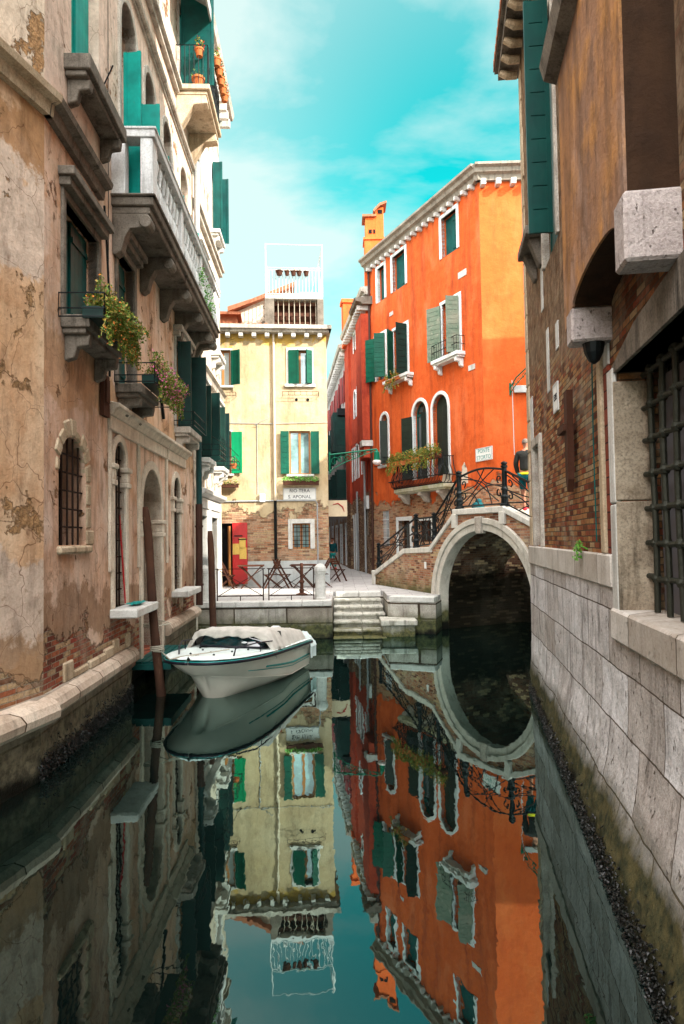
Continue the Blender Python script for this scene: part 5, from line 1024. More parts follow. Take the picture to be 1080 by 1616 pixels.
# ================================================================= BRIDGE
BR = Fac((2.60, 20.1), (5.12, 15.46))     # arch face: local x runs from the left foot toward the camera on the right
def bridge():
    B = thing('footbridge', 'crooked brick footbridge with white stone arch and black iron railings', 'bridge', (3.8, 18, 0)); F = BR; L = F.L; WID = 2.3
    # arch: springs at z~1.2 ; centre from the photo
    cu = 2.28; ro = 2.22; n = 26; zs = .75; hz = 2.4
    def arc(r, dz): return [(cu-r*math.cos(PI*i/n), zs+(hz-dz)*max(0, math.sin(PI*i/n))**.92) for i in range(n+1)]
    outer = [(cu-ro, -1.2)] + arc(ro, 0) + [(cu+ro, -1.2)]; mid = [(cu-ro+.16, -1.2)] + arc(ro-.16, .15) + [(cu+ro-.16, -1.2)]; inner = [(cu-ro+.34, -1.2)] + arc(ro-.34, .34) + [(cu+ro-.34, -1.2)]
    ztopL, ztopR = 3.42, 3.42; uL, uR = 1.25, 3.1
    top = [(0.0, 2.28), (uL, ztopL-.1), (uR, ztopR-.1), (L, 2.5)]
    poly = [outer[0]] + outer[1:-1] + [outer[-1], (L, -1.2), (L, 2.4)] + [(uR, ztopR-.1), (uL, ztopL-.1), (.0, 2.24), (-.02, -1.2)]
    mb = MB(); tri = tessellate_polygon([[Vector((a, b, 0)) for a, b in poly]]); mb.add([(a, 0, b) for a, b in poly], [tuple(t) for t in tri]); w = mb.build('spandrel_wall', M['bridge_brick'], B, F.M)
    r = MB(); r.ring(mid, outer, -.09, .05); r.ring(inner, mid, -.05, .3); 
    ar = r.build('arch_ring', M['archst'], B, F.M, bevel=.012)
    k = MB(); u = cu; k.ext([(u-.10, -.13, zs+hz-.42), (u+.10, -.13, zs+hz-.42), (u+.14, -.13, zs+hz+.03), (u-.14, -.13, zs+hz+.03)], (0, .2, 0)); k.build('keystone', M['stone'], ar, F.M, bevel=.015)
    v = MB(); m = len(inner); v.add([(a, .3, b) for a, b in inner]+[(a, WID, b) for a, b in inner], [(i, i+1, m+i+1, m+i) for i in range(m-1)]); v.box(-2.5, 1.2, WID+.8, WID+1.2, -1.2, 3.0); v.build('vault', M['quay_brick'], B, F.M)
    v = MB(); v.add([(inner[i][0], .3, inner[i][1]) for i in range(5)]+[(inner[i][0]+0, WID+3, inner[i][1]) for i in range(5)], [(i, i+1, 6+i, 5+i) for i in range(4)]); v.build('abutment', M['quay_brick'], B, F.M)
    # deck (steps between the walls)
    d = MB()
    stp = 7
    for i in range(stp):
        a = -.05+i*(uL+.05)/stp; z = 2.2+(3.4-2.2)*(i+1)/stp-.0; d.box(a, a+(uL+.05)/stp+.03, .26, WID-.02, z-.32, z-.12)
    d.box(uL, uR, .26, WID-.02, 3.0, 3.36)
    for i in range(6):
        a = uR+(L-uR)*i/6; z = 3.36-.15*(i+1); d.box(uR, L-(L-uR)*(i)/6, .26, WID-.02, 2.2, 3.36-.15*(6-i)) if False else d.box(a, a+(L-uR)/6+.02, .26, WID-.02, z-.3, z)
    d.build('deck', M['stone'], B, F.M)
    v = MB(); v.ext([(0, WID, 2.2), (uL, WID, 3.3), (uR, WID, 3.3), (L, WID, 2.4), (L, WID, 1.2), (cu+1.7, WID, 1.9), (cu, WID, 2.9), (cu-1.7, WID, 1.9), (0, WID, 1.2)], (0, .1, 0)); v.build('spandrel_wall', M['bridge_brick'], B, F.M)
    # copings
    def cope(pts, y0, y1, th=.15, name='coping', ext_=0, FM=None):
        c = MB()
        for i in range(len(pts)-1):
            (a, b), (c1, d1) = pts[i], pts[i+1]; c.ext([(a, y0, b-th), (c1, y0, d1-th), (c1, y0, d1), (a, y0, b)], (0, y1-y0, 0))
        return c.build(name, M['cope'], B, FM or F.M, bevel=.014)
    cope([(-.05, 2.36), (uL-.12, ztopL-.10)], -.06, .3); cope([(uL-.12, ztopL), (uR+.1, ztopR)], -.08, .32, .16); cope([(uR+.1, ztopR-.02), (L+.3, 2.42)], -.06, .3)
    for q in ((uL-.14, uL+.06, -.10, .0, ztopL-.52, ztopL-.14), (uR-.04, uR+.16, -.10, .0, ztopR-.46, ztopR-.14)): c = MB(); c.box(*q); c.build('impost', M['cope'], B, F.M, bevel=.012)
    # left flight parapet
    SW = Fac((1.14, 24.4), (2.60, 20.1)); Ls = SW.L
    prof = [(0, 1.32), (2.55, 2.15), (Ls, 2.22)]
    m = MB(); m.ext([(0, 0, -1.2), (Ls+.05, 0, -1.2)] + [(a, 0, b) for a, b in prof[::-1]], (0, .22, 0)); m.build('parapet_wall', M['bridge_brick'], B, SW.M)
    cope([(-.05, 1.46), (2.6, 2.30), (Ls+.06, 2.37)], -.05, .27, .16, FM=SW.M); c = MB(); c.box(-.2, .05, -.06, .28, 1.0, 1.5); c.build('end_stone', M['cope'], B, SW.M, bevel=.02)
    d = MB()
    for i in range(8): a = .15+i*.33; z = 1.0+(i+1)*.15; d.box(a, 2.9, .26, 2.0, z-.17, z)
    q1, q2 = SW.M.inverted() @ Vector((2.85, 20.25, 0)), SW.M.inverted() @ Vector((4.5, 21.15, 0)); d.prism_z([(2.6, .26), (q1.x, max(.26, q1.y)), (q2.x, q2.y), (2.6, 2.2)], 1.9, 2.2); d.build('steps', M['stone'], B, SW.M)
    # small blue white tile plate
    s = MB(); s.box(4.1, 4.22, -.02, 0, 1.72, 1.92); s.build('plate', M['signw'], B, SW.M)
    # iron railings
    posts = []; S = F.w; T = SW.w
    def newel(P, h=1.05, r=.055, ball=True):
        q = MB(); q.lathe((0, 0, 0), [(r*1.9, 0), (r*1.9, .05), (r*1.35, .08), (r*1.35, .2), (r*1.6, .22), (r*1.6, .25), (r*1.1, .3), (r*1.1, .40), (r*1.35, .42), (r*1.35, .45), (r, .5), (r*.95, h-.14), (r*1.3, h-.12), (r*1.3, h-.08), (r*.8, h-.06), (r*1.25, h-.03), (r*1.2, h), (r*.4, h+.03), (.002, h+.04)], 12)
        return q.build('newel_post', M['iron'], B, Matrix.Translation(P))
    vy = .1
    PA = S(uR, vy, ztopR); PB = S(uL+.0, vy, ztopL); PC = S(.05, vy, 2.40); PD = T(3.3, .11, 2.31); PE = T(.12, .11, 1.5); PG = S(L+.2, vy, 2.46)
    newel(PA, 1.12, .07); newel(PB, 1.05, .07); newel(PC, .95, .065); newel(PD, 1.05, .065); newel(PE, .95, .06)
    def panel(P, Q, hp, hq, bulge=.0, pat=0, name='railing_panel'):
        P = Vector(P); Q = Vector(Q); q = MB(); up = Vector((0, 0, 1)); P0 = P.lerp(Q, .03); Q0 = Q.lerp(P, .03)
        def X(s, t): b = P0.lerp(Q0, s); return b + up*(.07+(hp*(1-s)+hq*s-.07+bulge*math.sin(PI*s))*t)
        q.tube([X(i/10, 1) for i in range(11)], .032, 6); q.tube([X(i/10, 0) for i in range(11)], .022, 5)
        q.tube([X(0, 0), X(0, 1)], .022, 5); q.tube([X(1, 0), X(1, 1)], .022, 5)
        W_ = (Q0-P0).length
        def curve(pts, r=.017): 
            out = []
            for i in range(len(pts)-1):
                for k in range(5):
                    t = k/5; p0 = pts[max(i-1, 0)]; p1 = pts[i]; p2 = pts[i+1]; p3 = pts[min(i+2, len(pts)-1)]
                    out.append(tuple(.5*((2*p1[j])+(-p0[j]+p2[j])*t+(2*p0[j]-5*p1[j]+4*p2[j]-p3[j])*t*t+(-p0[j]+3*p1[j]-3*p2[j]+p3[j])*t**3) for j in (0, 1)))
            out.append(pts[-1]); q.tube([X(*p) for p in out], r, 5)
        def scroll(cx, cy, rad, sg, sy, r=.02): q.tube([X(cx+sg*(rad*(1-.09*i))*math.cos(i*.52-1.2)/W_, cy+sy*rad*(1-.09*i)*math.sin(i*.52-1.2)/.9) for i in range(11)], r, 5)
        curve([(0, .05), (.25, .3), (.5, .62), (.8, .97)]); curve([(.1, .95), (.35, .72), (.62, .4), (.9, .08)])
        curve([(.2, .02), (.35, .28), (.62, .5), (.98, .55)]); curve([(.02, .45), (.35, .55), (.48, .75), (.58, .98)])
        curve([(.05, .42), (.3, .35), (.45, .02)]); curve([(.42, .98), (.6, .62), (.98, .5)]); curve([(.0, .9), (.2, .8), (.6, .55), (.75, .0)])
        for sy, cy in ((1, .72), (-1, .3)):
            rr = .12; scroll(rr*1.1/W_, cy, rr, 1, sy, .021); scroll(1-rr*1.1/W_, cy, rr, -1, sy, .021)
        q.build(name, M['iron'], B)
    panel(PB, PA, .9, .95, .12); panel(PC, PB, .82, .9); panel(PD, PC, .92, .85); panel(PE, PD, .8, .95); panel(PA, PG, .92, .85)
    newel(PG, .95, .065)
    return B, F, (PA, PB)
M['archst'] = stone('pale_arch_voussoirs', (.68, .64, .56), (.48, .44, .37), amt=.35, seed=60, streak=.5, moss=(.55, (.13, .12, .05), (.05, .06, .03), .3)); M['cope'] = stone('pale_coping_stone', (.74, .71, .64), (.56, .53, .47), amt=.35, seed=61, streak=.45)
BRIDGE, BF, PAB = bridge()
bag = MB(); p = BF.w(1.62, .45, 3.37); bag.ball((p.x, p.y, p.z+.12), .17, 10, (1.1, .8, .8)); bag.ball((p.x+.02, p.y, p.z+.26), .1, 8, (1, .8, .8)); tag(bag.build('cloth_bag', M['bagc'], smooth=True), 'dark teal cloth bag resting on the bridge behind the railing', 'bag')
# land beyond the bridge on the right and the side canal wall
mb = MB(); mb.prism_z([(5.0, 12.05), (12, 12.05), (12, 14.8), (9.6, 14.8), (9.6, 15.6), (5.3, 15.6)], -1.5, 1.0); o = mb.build('side_quay', M['quay']); o['kind'] = 'structure'
mb = MB(); mb.prism_z([(4.8, 12.03), (6.6, 12.03), (7.2, 15.2), (7.5, 17.0), (5.6, 15.4)], 1.0, 2.45); o = mb.build('bridge_landing', M['quay']); o['kind'] = 'structure'
# ================================================================= STREET FURNITURE
def bollard(label, x, y):
    mb = MB(); mb.lathe((0, 0, 0), [(.155, 0), (.155, .06), (.145, .08), (.135, .70), (.15, .71), (.15, .76), (.165, .78), (.165, .84), (.15, .9), (.09, .96), (.02, .99)], 20); o = mb.build('stone_bollard', M['stonew'], None, Matrix.Translation((x, y, 1.0)), smooth=False)
    tag(o, label, 'bollard', 'stone bollards on the quay edge'); return o
bollard('short round white stone bollard at the right end of the iron fence, beside the steps', -.62, 18.62); bollard('round white stone bollard behind the brown pole, at the left end of the iron fence', -3.76, 18.62)
def fence(label, x0, x1, y):
    t = thing('iron_fence', label, 'fence', ((x0+x1)/2, y, 1), 'iron fence panels on the quay'); z1 = 1.86; z0 = 1.12
    for x in (x0, x1): p = MB(); p.box(x-.015, x+.015, y-.015, y+.015, 1.0, z1); p.build('post', M['rust'], t)
    p = MB(); p.box(x0-.05, x1+.05, y-.018, y+.018, z1, z1+.022); p.box(x0+.02, x1-.02, y-.012, y+.012, z0, z0+.03); p.box((x0+x1)/2-.012, (x0+x1)/2+.012, y-.012, y+.012, 1.0, z0); p.build('rail', M['rust'], t)
    p = MB(); zm = (z0+z1)/2; p.tube([(x0, y, z0), (x1, y, z1)], .0095, 5); p.tube([(x0, y+.014, z1), (x1, y+.014, z0)], .0095, 5); p.build('cross_brace', M['rust'], t)
fence('left panel of the rusty iron fence, beside the bollard behind the pole', -3.42, -2.17, 18.62); fence('right panel of the rusty iron fence, ending at the bollard near the steps', -2.02, -.80, 18.62)
def mooring(label, P, Q, r):
    mb = MB(); P, Q = Vector(P), Vector(Q); n = 22; pts = []; rs = []
    for i in range(n+1):
        t = i/n; pts.append(P.lerp(Q, t)+Vector((.012*math.sin(t*9), .01*math.sin(t*7+1), 0))); rs.append(r*(1.06-.16*t)*(1+.04*math.sin(t*31)))
    rs[-1] *= .7; mb.tube(pts, rs, 14); return tag(mb.build('mooring_pole', M['pole'], None, smooth=True), label, 'mooring pole', 'wooden mooring poles')
a = atY(229, 800, 12.0); b = atZ(254, 1098, 0); d = b-a; mooring('tall leaning brown wooden mooring pole beside the bow of the boat', b+d*.35, a, .078)
a = atY(331, 838, 17.2); b = atY(337, 975, 17.0); d = b-a; mooring('slim upright brown wooden pole in front of the left bollard', b+d*1.2, a, .088)
# ---- folding tables and chairs
def table(label, x, y, rz, top='dwood', pedestal=False):
    t = thing('folding_table', label, 'table', (x, y, 1.0), 'cafe tables behind the fence', rz); q = MB(); 
    if pedestal: q.lathe((0, 0, .72), [(.38, 0), (.40, .01), (.40, .035), (.36, .045)], 20)
    else:
        for i in range(7): q.box(-.45, .45, -.38+.11*i, -.28+.11*i, .75, .785)
        q.box(-.40, -.34, -.34, .34, .71, .75); q.box(.34, .40, -.34, .34, .71, .75)
    q.build('table_top', M[top], t, WM[t.name])
    for s in (-1, 1):
        q = MB(); q.obox((-.36*s, -.30*s, 0), (.05*s, 0, 0), (0, .06, 0), (.66*s, 0, .72)) ; q.build('leg', M[top], t, WM[t.name]); q = MB(); q.obox((.36*s, -.24*s, 0), (-.05*s, 0, 0), (0, .06, 0), (-.66*s, 0, .72)); q.build('leg', M[top], t, WM[t.name])
    return t
def chair(label, x, y, rz):
    t = thing('folding_chair', label, 'chair', (x, y, 1.0), 'folding wooden chairs on the quay', rz)
    q = MB()
    for i in range(5): q.box(-.2, .2, -.2+.085*i, -.13+.085*i, .44, .46)
    q.build('seat', M['dwood'], t, WM[t.name])
    for s in (-1, 1):
        q = MB(); q.obox((.2*s-.015, -.30, 0), (.035, 0, 0), (0, .06, 0), (0, .56, .98)); q.build('leg', M['dwood'], t, WM[t.name]); q = MB(); q.obox((.165*s-.015, .30, 0), (.03, 0, 0), (0, .045, 0), (0, -.55, .46)); q.build('leg', M['dwood'], t, WM[t.name])
    q = MB()
    for i in range(3): q.obox((-.19, .13+.05*i, .64+.085*i), (.38, 0, 0), (0, .025, 0), (0, .04, .075))
    q.build('backrest', M['dwood'], t, WM[t.name]); return t
table('dark wooden folding table in front of the red door', -3.15, 23.5, .1); chair('folding chair at the left of the table by the red door', -3.95, 23.4, 1.5); chair('leaning folding chair at the right of the table by the red door', -2.45, 23.4, -1.25)
table('dark table with turned top below the small shop window', -1.35, 23.5, 0); chair('folding chair at the left of the table below the small window', -2.05, 23.4, 1.35); chair('folding chair nearest the bollard, right of the table', -.72, 23.4, -1.4)
q = MB(); q.lathe((-1.22, 20.2, 1.0), [(.17, 0), (.17, .04), (.06, .08), (.08, .16), (.05, .2), (.05, .34), (.09, .4), (.05, .46), (.05, .9), (.04, .95)], 12); q.lathe((-1.22, 20.2, 1.95), [(.04, 0), (.34, .01), (.34, .035), (.03, .04)], 16) if False else None
q.box(-1.5, -.94, 20.0, 20.45, 1.90, 1.93) if False else None
tag(q.build('turned_stand', M['dwood'], smooth=False), 'turned dark wooden stand behind the fence in front of the tables', 'stand')
# ---- alley lantern bracket on the yellow corner
def bracket_lamp(label, P, dirv, L, mat='irongreen', lampr=.16, name='wall_lamp'):
    t = thing(name, label, 'lamp', P); P = Vector(P); d = Vector(dirv).normalized(); q = MB(); up = Vector((0, 0, 1))
    q.tube([P, P+d*L], .03, 6); q.tube([P-up*.7, P+up*.1], .03, 6)
    q.tube([P-up*.65+d*(L*.95*(i/10))+up*(.58*(i/10)**.6) for i in range(11)], .018, 5)
    for i in range(6):
        c = P+d*(L*(.1+.13*i))-up*(.26-.035*i); r = .17-.022*i; q.tube([c+d*(r*(1-.06*k))*math.cos(k*.6)+up*(r*(1-.06*k))*math.sin(k*.6) for k in range(12)], .014, 4)
        q.tube([P+d*(L*(.1+.13*i)), c-up*.1], .012, 4)
    q.build('bracket', M[mat], t); e = P+d*L; h = MB(); h.lathe(tuple(e-up*.42), [(.03, .42), (.05, .36), (.1, .3), (.12, .05), (.14, 0)][::-1], 12); h.build('lamp_shade', M[mat], t)
    h = MB(); h.ball(tuple(e-up*.47), lampr, 12, (1, 1, .7)); h.build('bulb_globe', M['lamp'], t, smooth=True); return t
bracket_lamp('green wrought iron street lamp reaching over the alley from the yellow house corner', (-.42, 24.72, 5.7), (1, .12, .12), 1.75)
# lamp on the orange front wall near the frame edge
x, z = RF.uv(805, 612); P = RF.w(x, 0, z)
def small_lamp():
    t = thing('wall_lamp', 'small green iron wall lamp with white box on the orange wall above the bridge', 'lamp', P); q = MB()
    q.tube([(0, -.02, -.25), (0, -.02, .15)], .03, 6); q.tube([(0, -.03, .0), (.15, -.25, .28), (.4, -.55, .52), (.62, -.8, .7)], .022, 6); q.tube([(0, -.03, -.2), (.12, -.2, .02), (.35, -.5, .3), (.5, -.68, .5)], .016, 5)
    for k in range(3): c = Vector((.1+.12*k, -.15-.16*k, .05+.13*k)); q.tube([c+Vector((.3, -.4, .2))*(.16*(1-.07*i)*math.cos(i*.6))+Vector((0, 0, 1))*.07*math.sin(i*.6) for i in range(10)], .012, 4)
    q.build('bracket', M['irongreen'], t, WM[t.name]); q = MB(); q.box(.12, .75, -.12, -.01, -.18, .05); q.build('control_box', M['paint_white'], t, WM[t.name], bevel=.01)
    q = MB(); q.lathe((.62, -.8, .38), [(.11, 0), (.13, .1), (.09, .22), (.04, .3)], 10); q.build('lamp_shade', M['irongreen'], t, WM[t.name]); q = MB(); q.ball((.62, -.8, .33), .1, 10); q.build('bulb_globe', M['lamp'], t, WM[t.name], smooth=True)
small_lamp()
# hanging shop sign in the alley
t = thing('hanging_sign', 'cream hanging shop sign with a red curved stroke at the yellow house corner', 'sign', (.0, 26.2, 3.6)); q = MB(); q.box(-.55, .20, 26.2, 26.25, 3.50, 4.12); q.build('panel', M['signcream'] if 'signcream' in M else M['paper'], t)
q = MB(); q.tube([(-.35, 26.19, 3.95), (-.15, 26.19, 4.0), (.03, 26.19, 3.86), (.09, 26.19, 3.68)], [.015, .028, .03, .012], 6); q.build('emblem', M['doorred'], t); q = MB(); q.tube([(-.6, 26.22, 4.16), (.2, 26.22, 4.16)], .015, 5); q.build('bracket', M['iron'], t)
# door number plaque on the brick wall
sign('white painted house number plate on the brick wall at right', RW, 2.85, 3.2, 4.3, 4.68, ['1393'], size=.13, name='number_plate', proud=.02)
weeds('small green weed growing from the ledge of the white stone base at right', [(4.62, -.09, 2.5, .045), (4.7, -.09, 2.56, .05), (4.65, -.1, 2.43, .035)], 150, .026, 'leaff', F=RW, spread=.05)
# ================================================================= BOAT
def hull_boat():
    ang = math.radians(-15); MBt = Matrix.Translation((-2.47, 10.9, 0)) @ Matrix.Rotation(ang, 4, 'Z') @ Matrix.Diagonal((1, 1, .93, 1))   # local y from bow to stern, x to starboard seen from bow
    t = thing('motorboat', 'small cream motorboat with teal stripes and grey tarpaulin moored by the pole', 'boat', (-2.42, 10.95, 0)); L = 3.75
    def sec(s):   # s 0 bow..1 stern : half beam at gunwale, gunwale z, chine half beam, chine z, keel z
        b = .88*(1-(1-min(1, s/.5))**2.6)**.42 if s < .5 else .88-.05*(s-.5)
        b = max(b, .001); g = .80-.20*s; cb = b*(.30+.62*min(1, s/.55)); cz = .50-.42*min(1, s/.7); kz = .55-1.0*min(1, s/.24)**.8 if s < .24 else -.45+.08*(s-.24)
        return b, g, cb, cz, max(kz, -.3)
    N = 26; K = 8
    def pt(s, k):  # k 0..8 keel->gunwale on starboard
        b, g, cb, cz, kz = sec(s); y = L*s
        if s < .3: y += (1-k/8)**1.4*.55*(1-s/.3)
        if k <= 3: q = k/3; return (cb*q, y, kz+(cz-kz)*q**1.2)
        q = (k-3)/5; return (cb+(b-cb)*q**.8, y, cz+(g-cz)*q)
    h = MB(); 
    for sgn in (1, -1): h.grid(lambda a, b_: (lambda p: (p[0]*sgn, p[1], p[2]))(pt(a**2.4, b_*8)), 60, 16)
    b, g, cb, cz, kz = sec(1.0); h.add([(-b, L, g), (b, L, g), (cb, L, cz), (0, L, kz), (-cb, L, cz)], [(0, 1, 2, 3, 4)])
    hu = h.build('hull', M['hull'], t, MBt, smooth=True, weld=.004)
    def line(off, z_, r, k0, name, mat, s0=0.0, s1=1.0):
        q = MB()
        for sgn in (1, -1):
            pts = []
            for i in range(41): s = s0+(s1-s0)*(i/40)**(2.2 if s0 == 0 else 1); p = pt(s, k0); pts.append((sgn*(p[0]+off), p[1]-(off if s < .05 else 0), p[2]+z_))
            q.tube(pts, r, 6)
        q.build(name, M[mat], hu if name != 'rubbing_strake' else hu, MBt, smooth=True)
    line(.012, -.03, .028, 8, 'rubbing_strake', 'rubber'); line(.012, -.005, .012, 8, 'trim', 'tealstripe'); line(.0, .0, .02, 5.2, 'stripe', 'tealstripe', .38, .98); line(.0, .0, .009, 4.6, 'stripe', 'tealstripe', .25, .98); line(.0, .0, .008, 3.0, 'chine', 'hull', .05, 1); line(-.0, .005, .014, 1.2, 'waterline_stripe', 'tealstripe', .3, .98)
    # deck: raised foredeck with a rim, then cockpit
    d = MB()
    def dk(a, c):
        s = max(a, 0)**2.2*.46; b, g, *_ = sec(max(s, 1e-4)); x = (c*2-1); lip = .07 if abs(x) < .86 else .0
        return (x*(b-.005), L*s, g+.03+.05*(1-x*x)-(.025 if abs(x) < .80 and s > .06 else 0))
    d.grid(dk, 26, 40); d.build('foredeck', M['deck'], t, MBt, smooth=True)
    d = MB()
    for sgn in (1, -1): d.grid(lambda a, c: (sgn*((sec(.44+.56*a)[0])-.005-.16*c), L*(.44+.56*a), sec(.44+.56*a)[1]+.03+.02*math.sin(c*3)), 16, 3)
    d.box(-.66, .66, L*.46, L-.05, .2, .25); d.box(-.8, .8, L-.25, L-.02, .3, .66); d.build('gunwale', M['deck'], t, MBt, smooth=False)
    # windscreen: raked tinted panes in a frame
    w = MB(); s0 = L*.43; zb = .74; P = [(-.80, s0+.55, zb-.03), (-.62, s0+.02, zb+.05), (0, s0-.12, zb+.07), (.62, s0+.02, zb+.05), (.80, s0+.55, zb-.03)]; Q = [(-.72, s0+.66, zb+.27), (-.56, s0+.2, zb+.34), (0, s0+.1, zb+.36), (.56, s0+.2, zb+.34), (.72, s0+.66, zb+.27)]
    w.add(P+Q, [(i, i+1, 6+i, 5+i) for i in range(4)]); ws = w.build('windscreen', M['glasst'], t, MBt); f = MB(); f.tube(P, .012, 5)
    for i in (1, 3): f.tube([P[i], Q[i]], .008, 5)
    f.build('frame', M['rubber'], ws, MBt)
    f = MB(); f.lathe((0.28, s0-.03, zb+.13), [(.05, 0), (.05, .02), (.01, .03)], 12); f.build('horn', M['paint_white'], t, MBt)
    # crumpled tarpaulin over the cockpit
    tp = MB()
    def tf(a, c):
        y = s0+.0+(L-s0+.05)*c; x = (a*2-1)*(.88); z = 1.10-.30*c+.06*(1-(a*2-1)**2); e = abs(a*2-1)
        z -= max(0, e-.78)*1.6+(.10 if c > .9 else 0)*(c-.9)*10; z += .035*mnoise.noise(Vector((x*4, y*3, 0)))+.02*mnoise.noise(Vector((x*11, y*8, 2))); y += .03*mnoise.noise(Vector((x*5, 1, y*2)))
        if c < .05: z -= .05
        return (x+.02*mnoise.noise(Vector((y*6, x, 5))), y, z)
    tp.grid(tf, 40, 40); tp.grid(lambda a, c: (lambda p: (p[0]*1.01, p[1]-.02-.02*c*math.sin(a*40), p[2]-(.13+.03*math.sin(a*23))*c))(tf(a, 0)), 40, 4); o = tp.build('tarpaulin', M['tarp'], t, MBt, smooth=True); md = o.modifiers.new('solid', 'SOLIDIFY'); md.thickness = .008
    # bow rails, cleats, fittings
    r = MB(); 
    for sgn in (1, -1): r.tube([(sgn*.5, .62, .80), (sgn*.52, .66, .93), (sgn*.70, 1.1, .96), (sgn*.78, 1.75, .90), (sgn*.79, 1.8, .76)], .014, 6); r.tube([(sgn*.72, 1.25, .78), (sgn*.72, 1.25, .95)], .01, 5)
    r.build('grab_rail', M['rubber'], t, MBt); r = MB()
    for (x, y) in ((0, .25), (.2, .5), (-.25, .55), (.3, 1.0), (-.3, 1.1), (0, .8), (.45, 1.35), (-.5, 1.4)): r.lathe((x, y, sec(y/L)[1]+.055), [(.02, 0), (.02, .015), (.008, .025)], 8)
    r.build('fitting', M['iron'], t, MBt)
    # stern: outboard cowl and covers
    e = MB(); e.prism_x([(L-.02, .5), (L-.05, .76), (L+.04, .86), (L+.22, .88), (L+.3, .78), (L+.28, .5)], -.1, .1); e.box(-.08, .08, L, L+.14, .1, .6); e.build('outboard_motor', M['paint_white'], t, MBt, bevel=.03)
    e = MB(); e.grid(lambda a, c: (.62+.30*a, L-.22+.36*c, .78-.30*a**2+.04*mnoise.noise(Vector((a*5, c*5, 1)))), 10, 10); e.grid(lambda a, c: (.90+.02*math.sin(c*9), L-.22+.36*c, .50-.26*a), 4, 8); e.build('cover_cloth', M['whitecloth'], t, MBt, smooth=True)
    return t, MBt
M['whitecloth'] = plain('pale_plastic_cover', (.62, .72, .70), .45, sc=5)
BT, BTM = hull_boat()
rp = MB(); a = atY(248, 1028, 11.9); pts = [BTM @ Vector((.0, .35, .86)), BTM @ Vector((-.15, .1, .87)), BTM @ Vector((-.3, -.05, .84)), a+Vector((.1, -.06, .0)), a+Vector((-.04, -.1, .02))]; rp.tube(pts, .012, 5)
for k in range(3): rp.tube([a+Vector((.115*math.cos(i*PI/6), .115*math.sin(i*PI/6)+.0, .03*k+.004*i)) for i in range(13)], .012, 5)
rp.tube([pts[1], BTM @ Vector((.1, .6, .86)), BTM @ Vector((.25, 1.0, .85))], .010, 5); tag(rp.build('mooring_rope', M['rope']), 'pale rope tying the boat bow to the leaning pole', 'rope')
rp = MB(); b = atY(238, 988, 12.0); 
for k in range(2): rp.tube([b+Vector((.12*math.cos(i*PI/6), .12*math.sin(i*PI/6), .03*k)) for i in range(13)], .011, 5)
rp.tube([b+Vector((.1, -.1, 0)), b+Vector((.3, .2, .02)), b+Vector((-.1, .6, .06))], .01, 5); tag(rp.build('mooring_rope', M['rope']), 'pale rope wound round the leaning pole higher up', 'rope')
# cloth left on the stone sill and a red broom handle beside the grille
c = MB(); c.grid(lambda a, b: (3.0+.5*a, -.12-.2*b, 1.64+.035*mnoise.noise(Vector((a*9, b*9, 0)))+.02), 16, 8); tag(c.build('cloth', M['tealstripe'], None, LB.M, smooth=True), 'crumpled teal cloth lying on the white stone door sill', 'cloth')
c = MB(); c.tube([(3.18, -.06, 1.66), (3.25, .05, 3.1)], .013, 6); c.cm = 0; tag(c.build('broom_handle', M['doorred'], None, LB.M), 'thin red pole leaning in the barred arched doorway', 'broom')
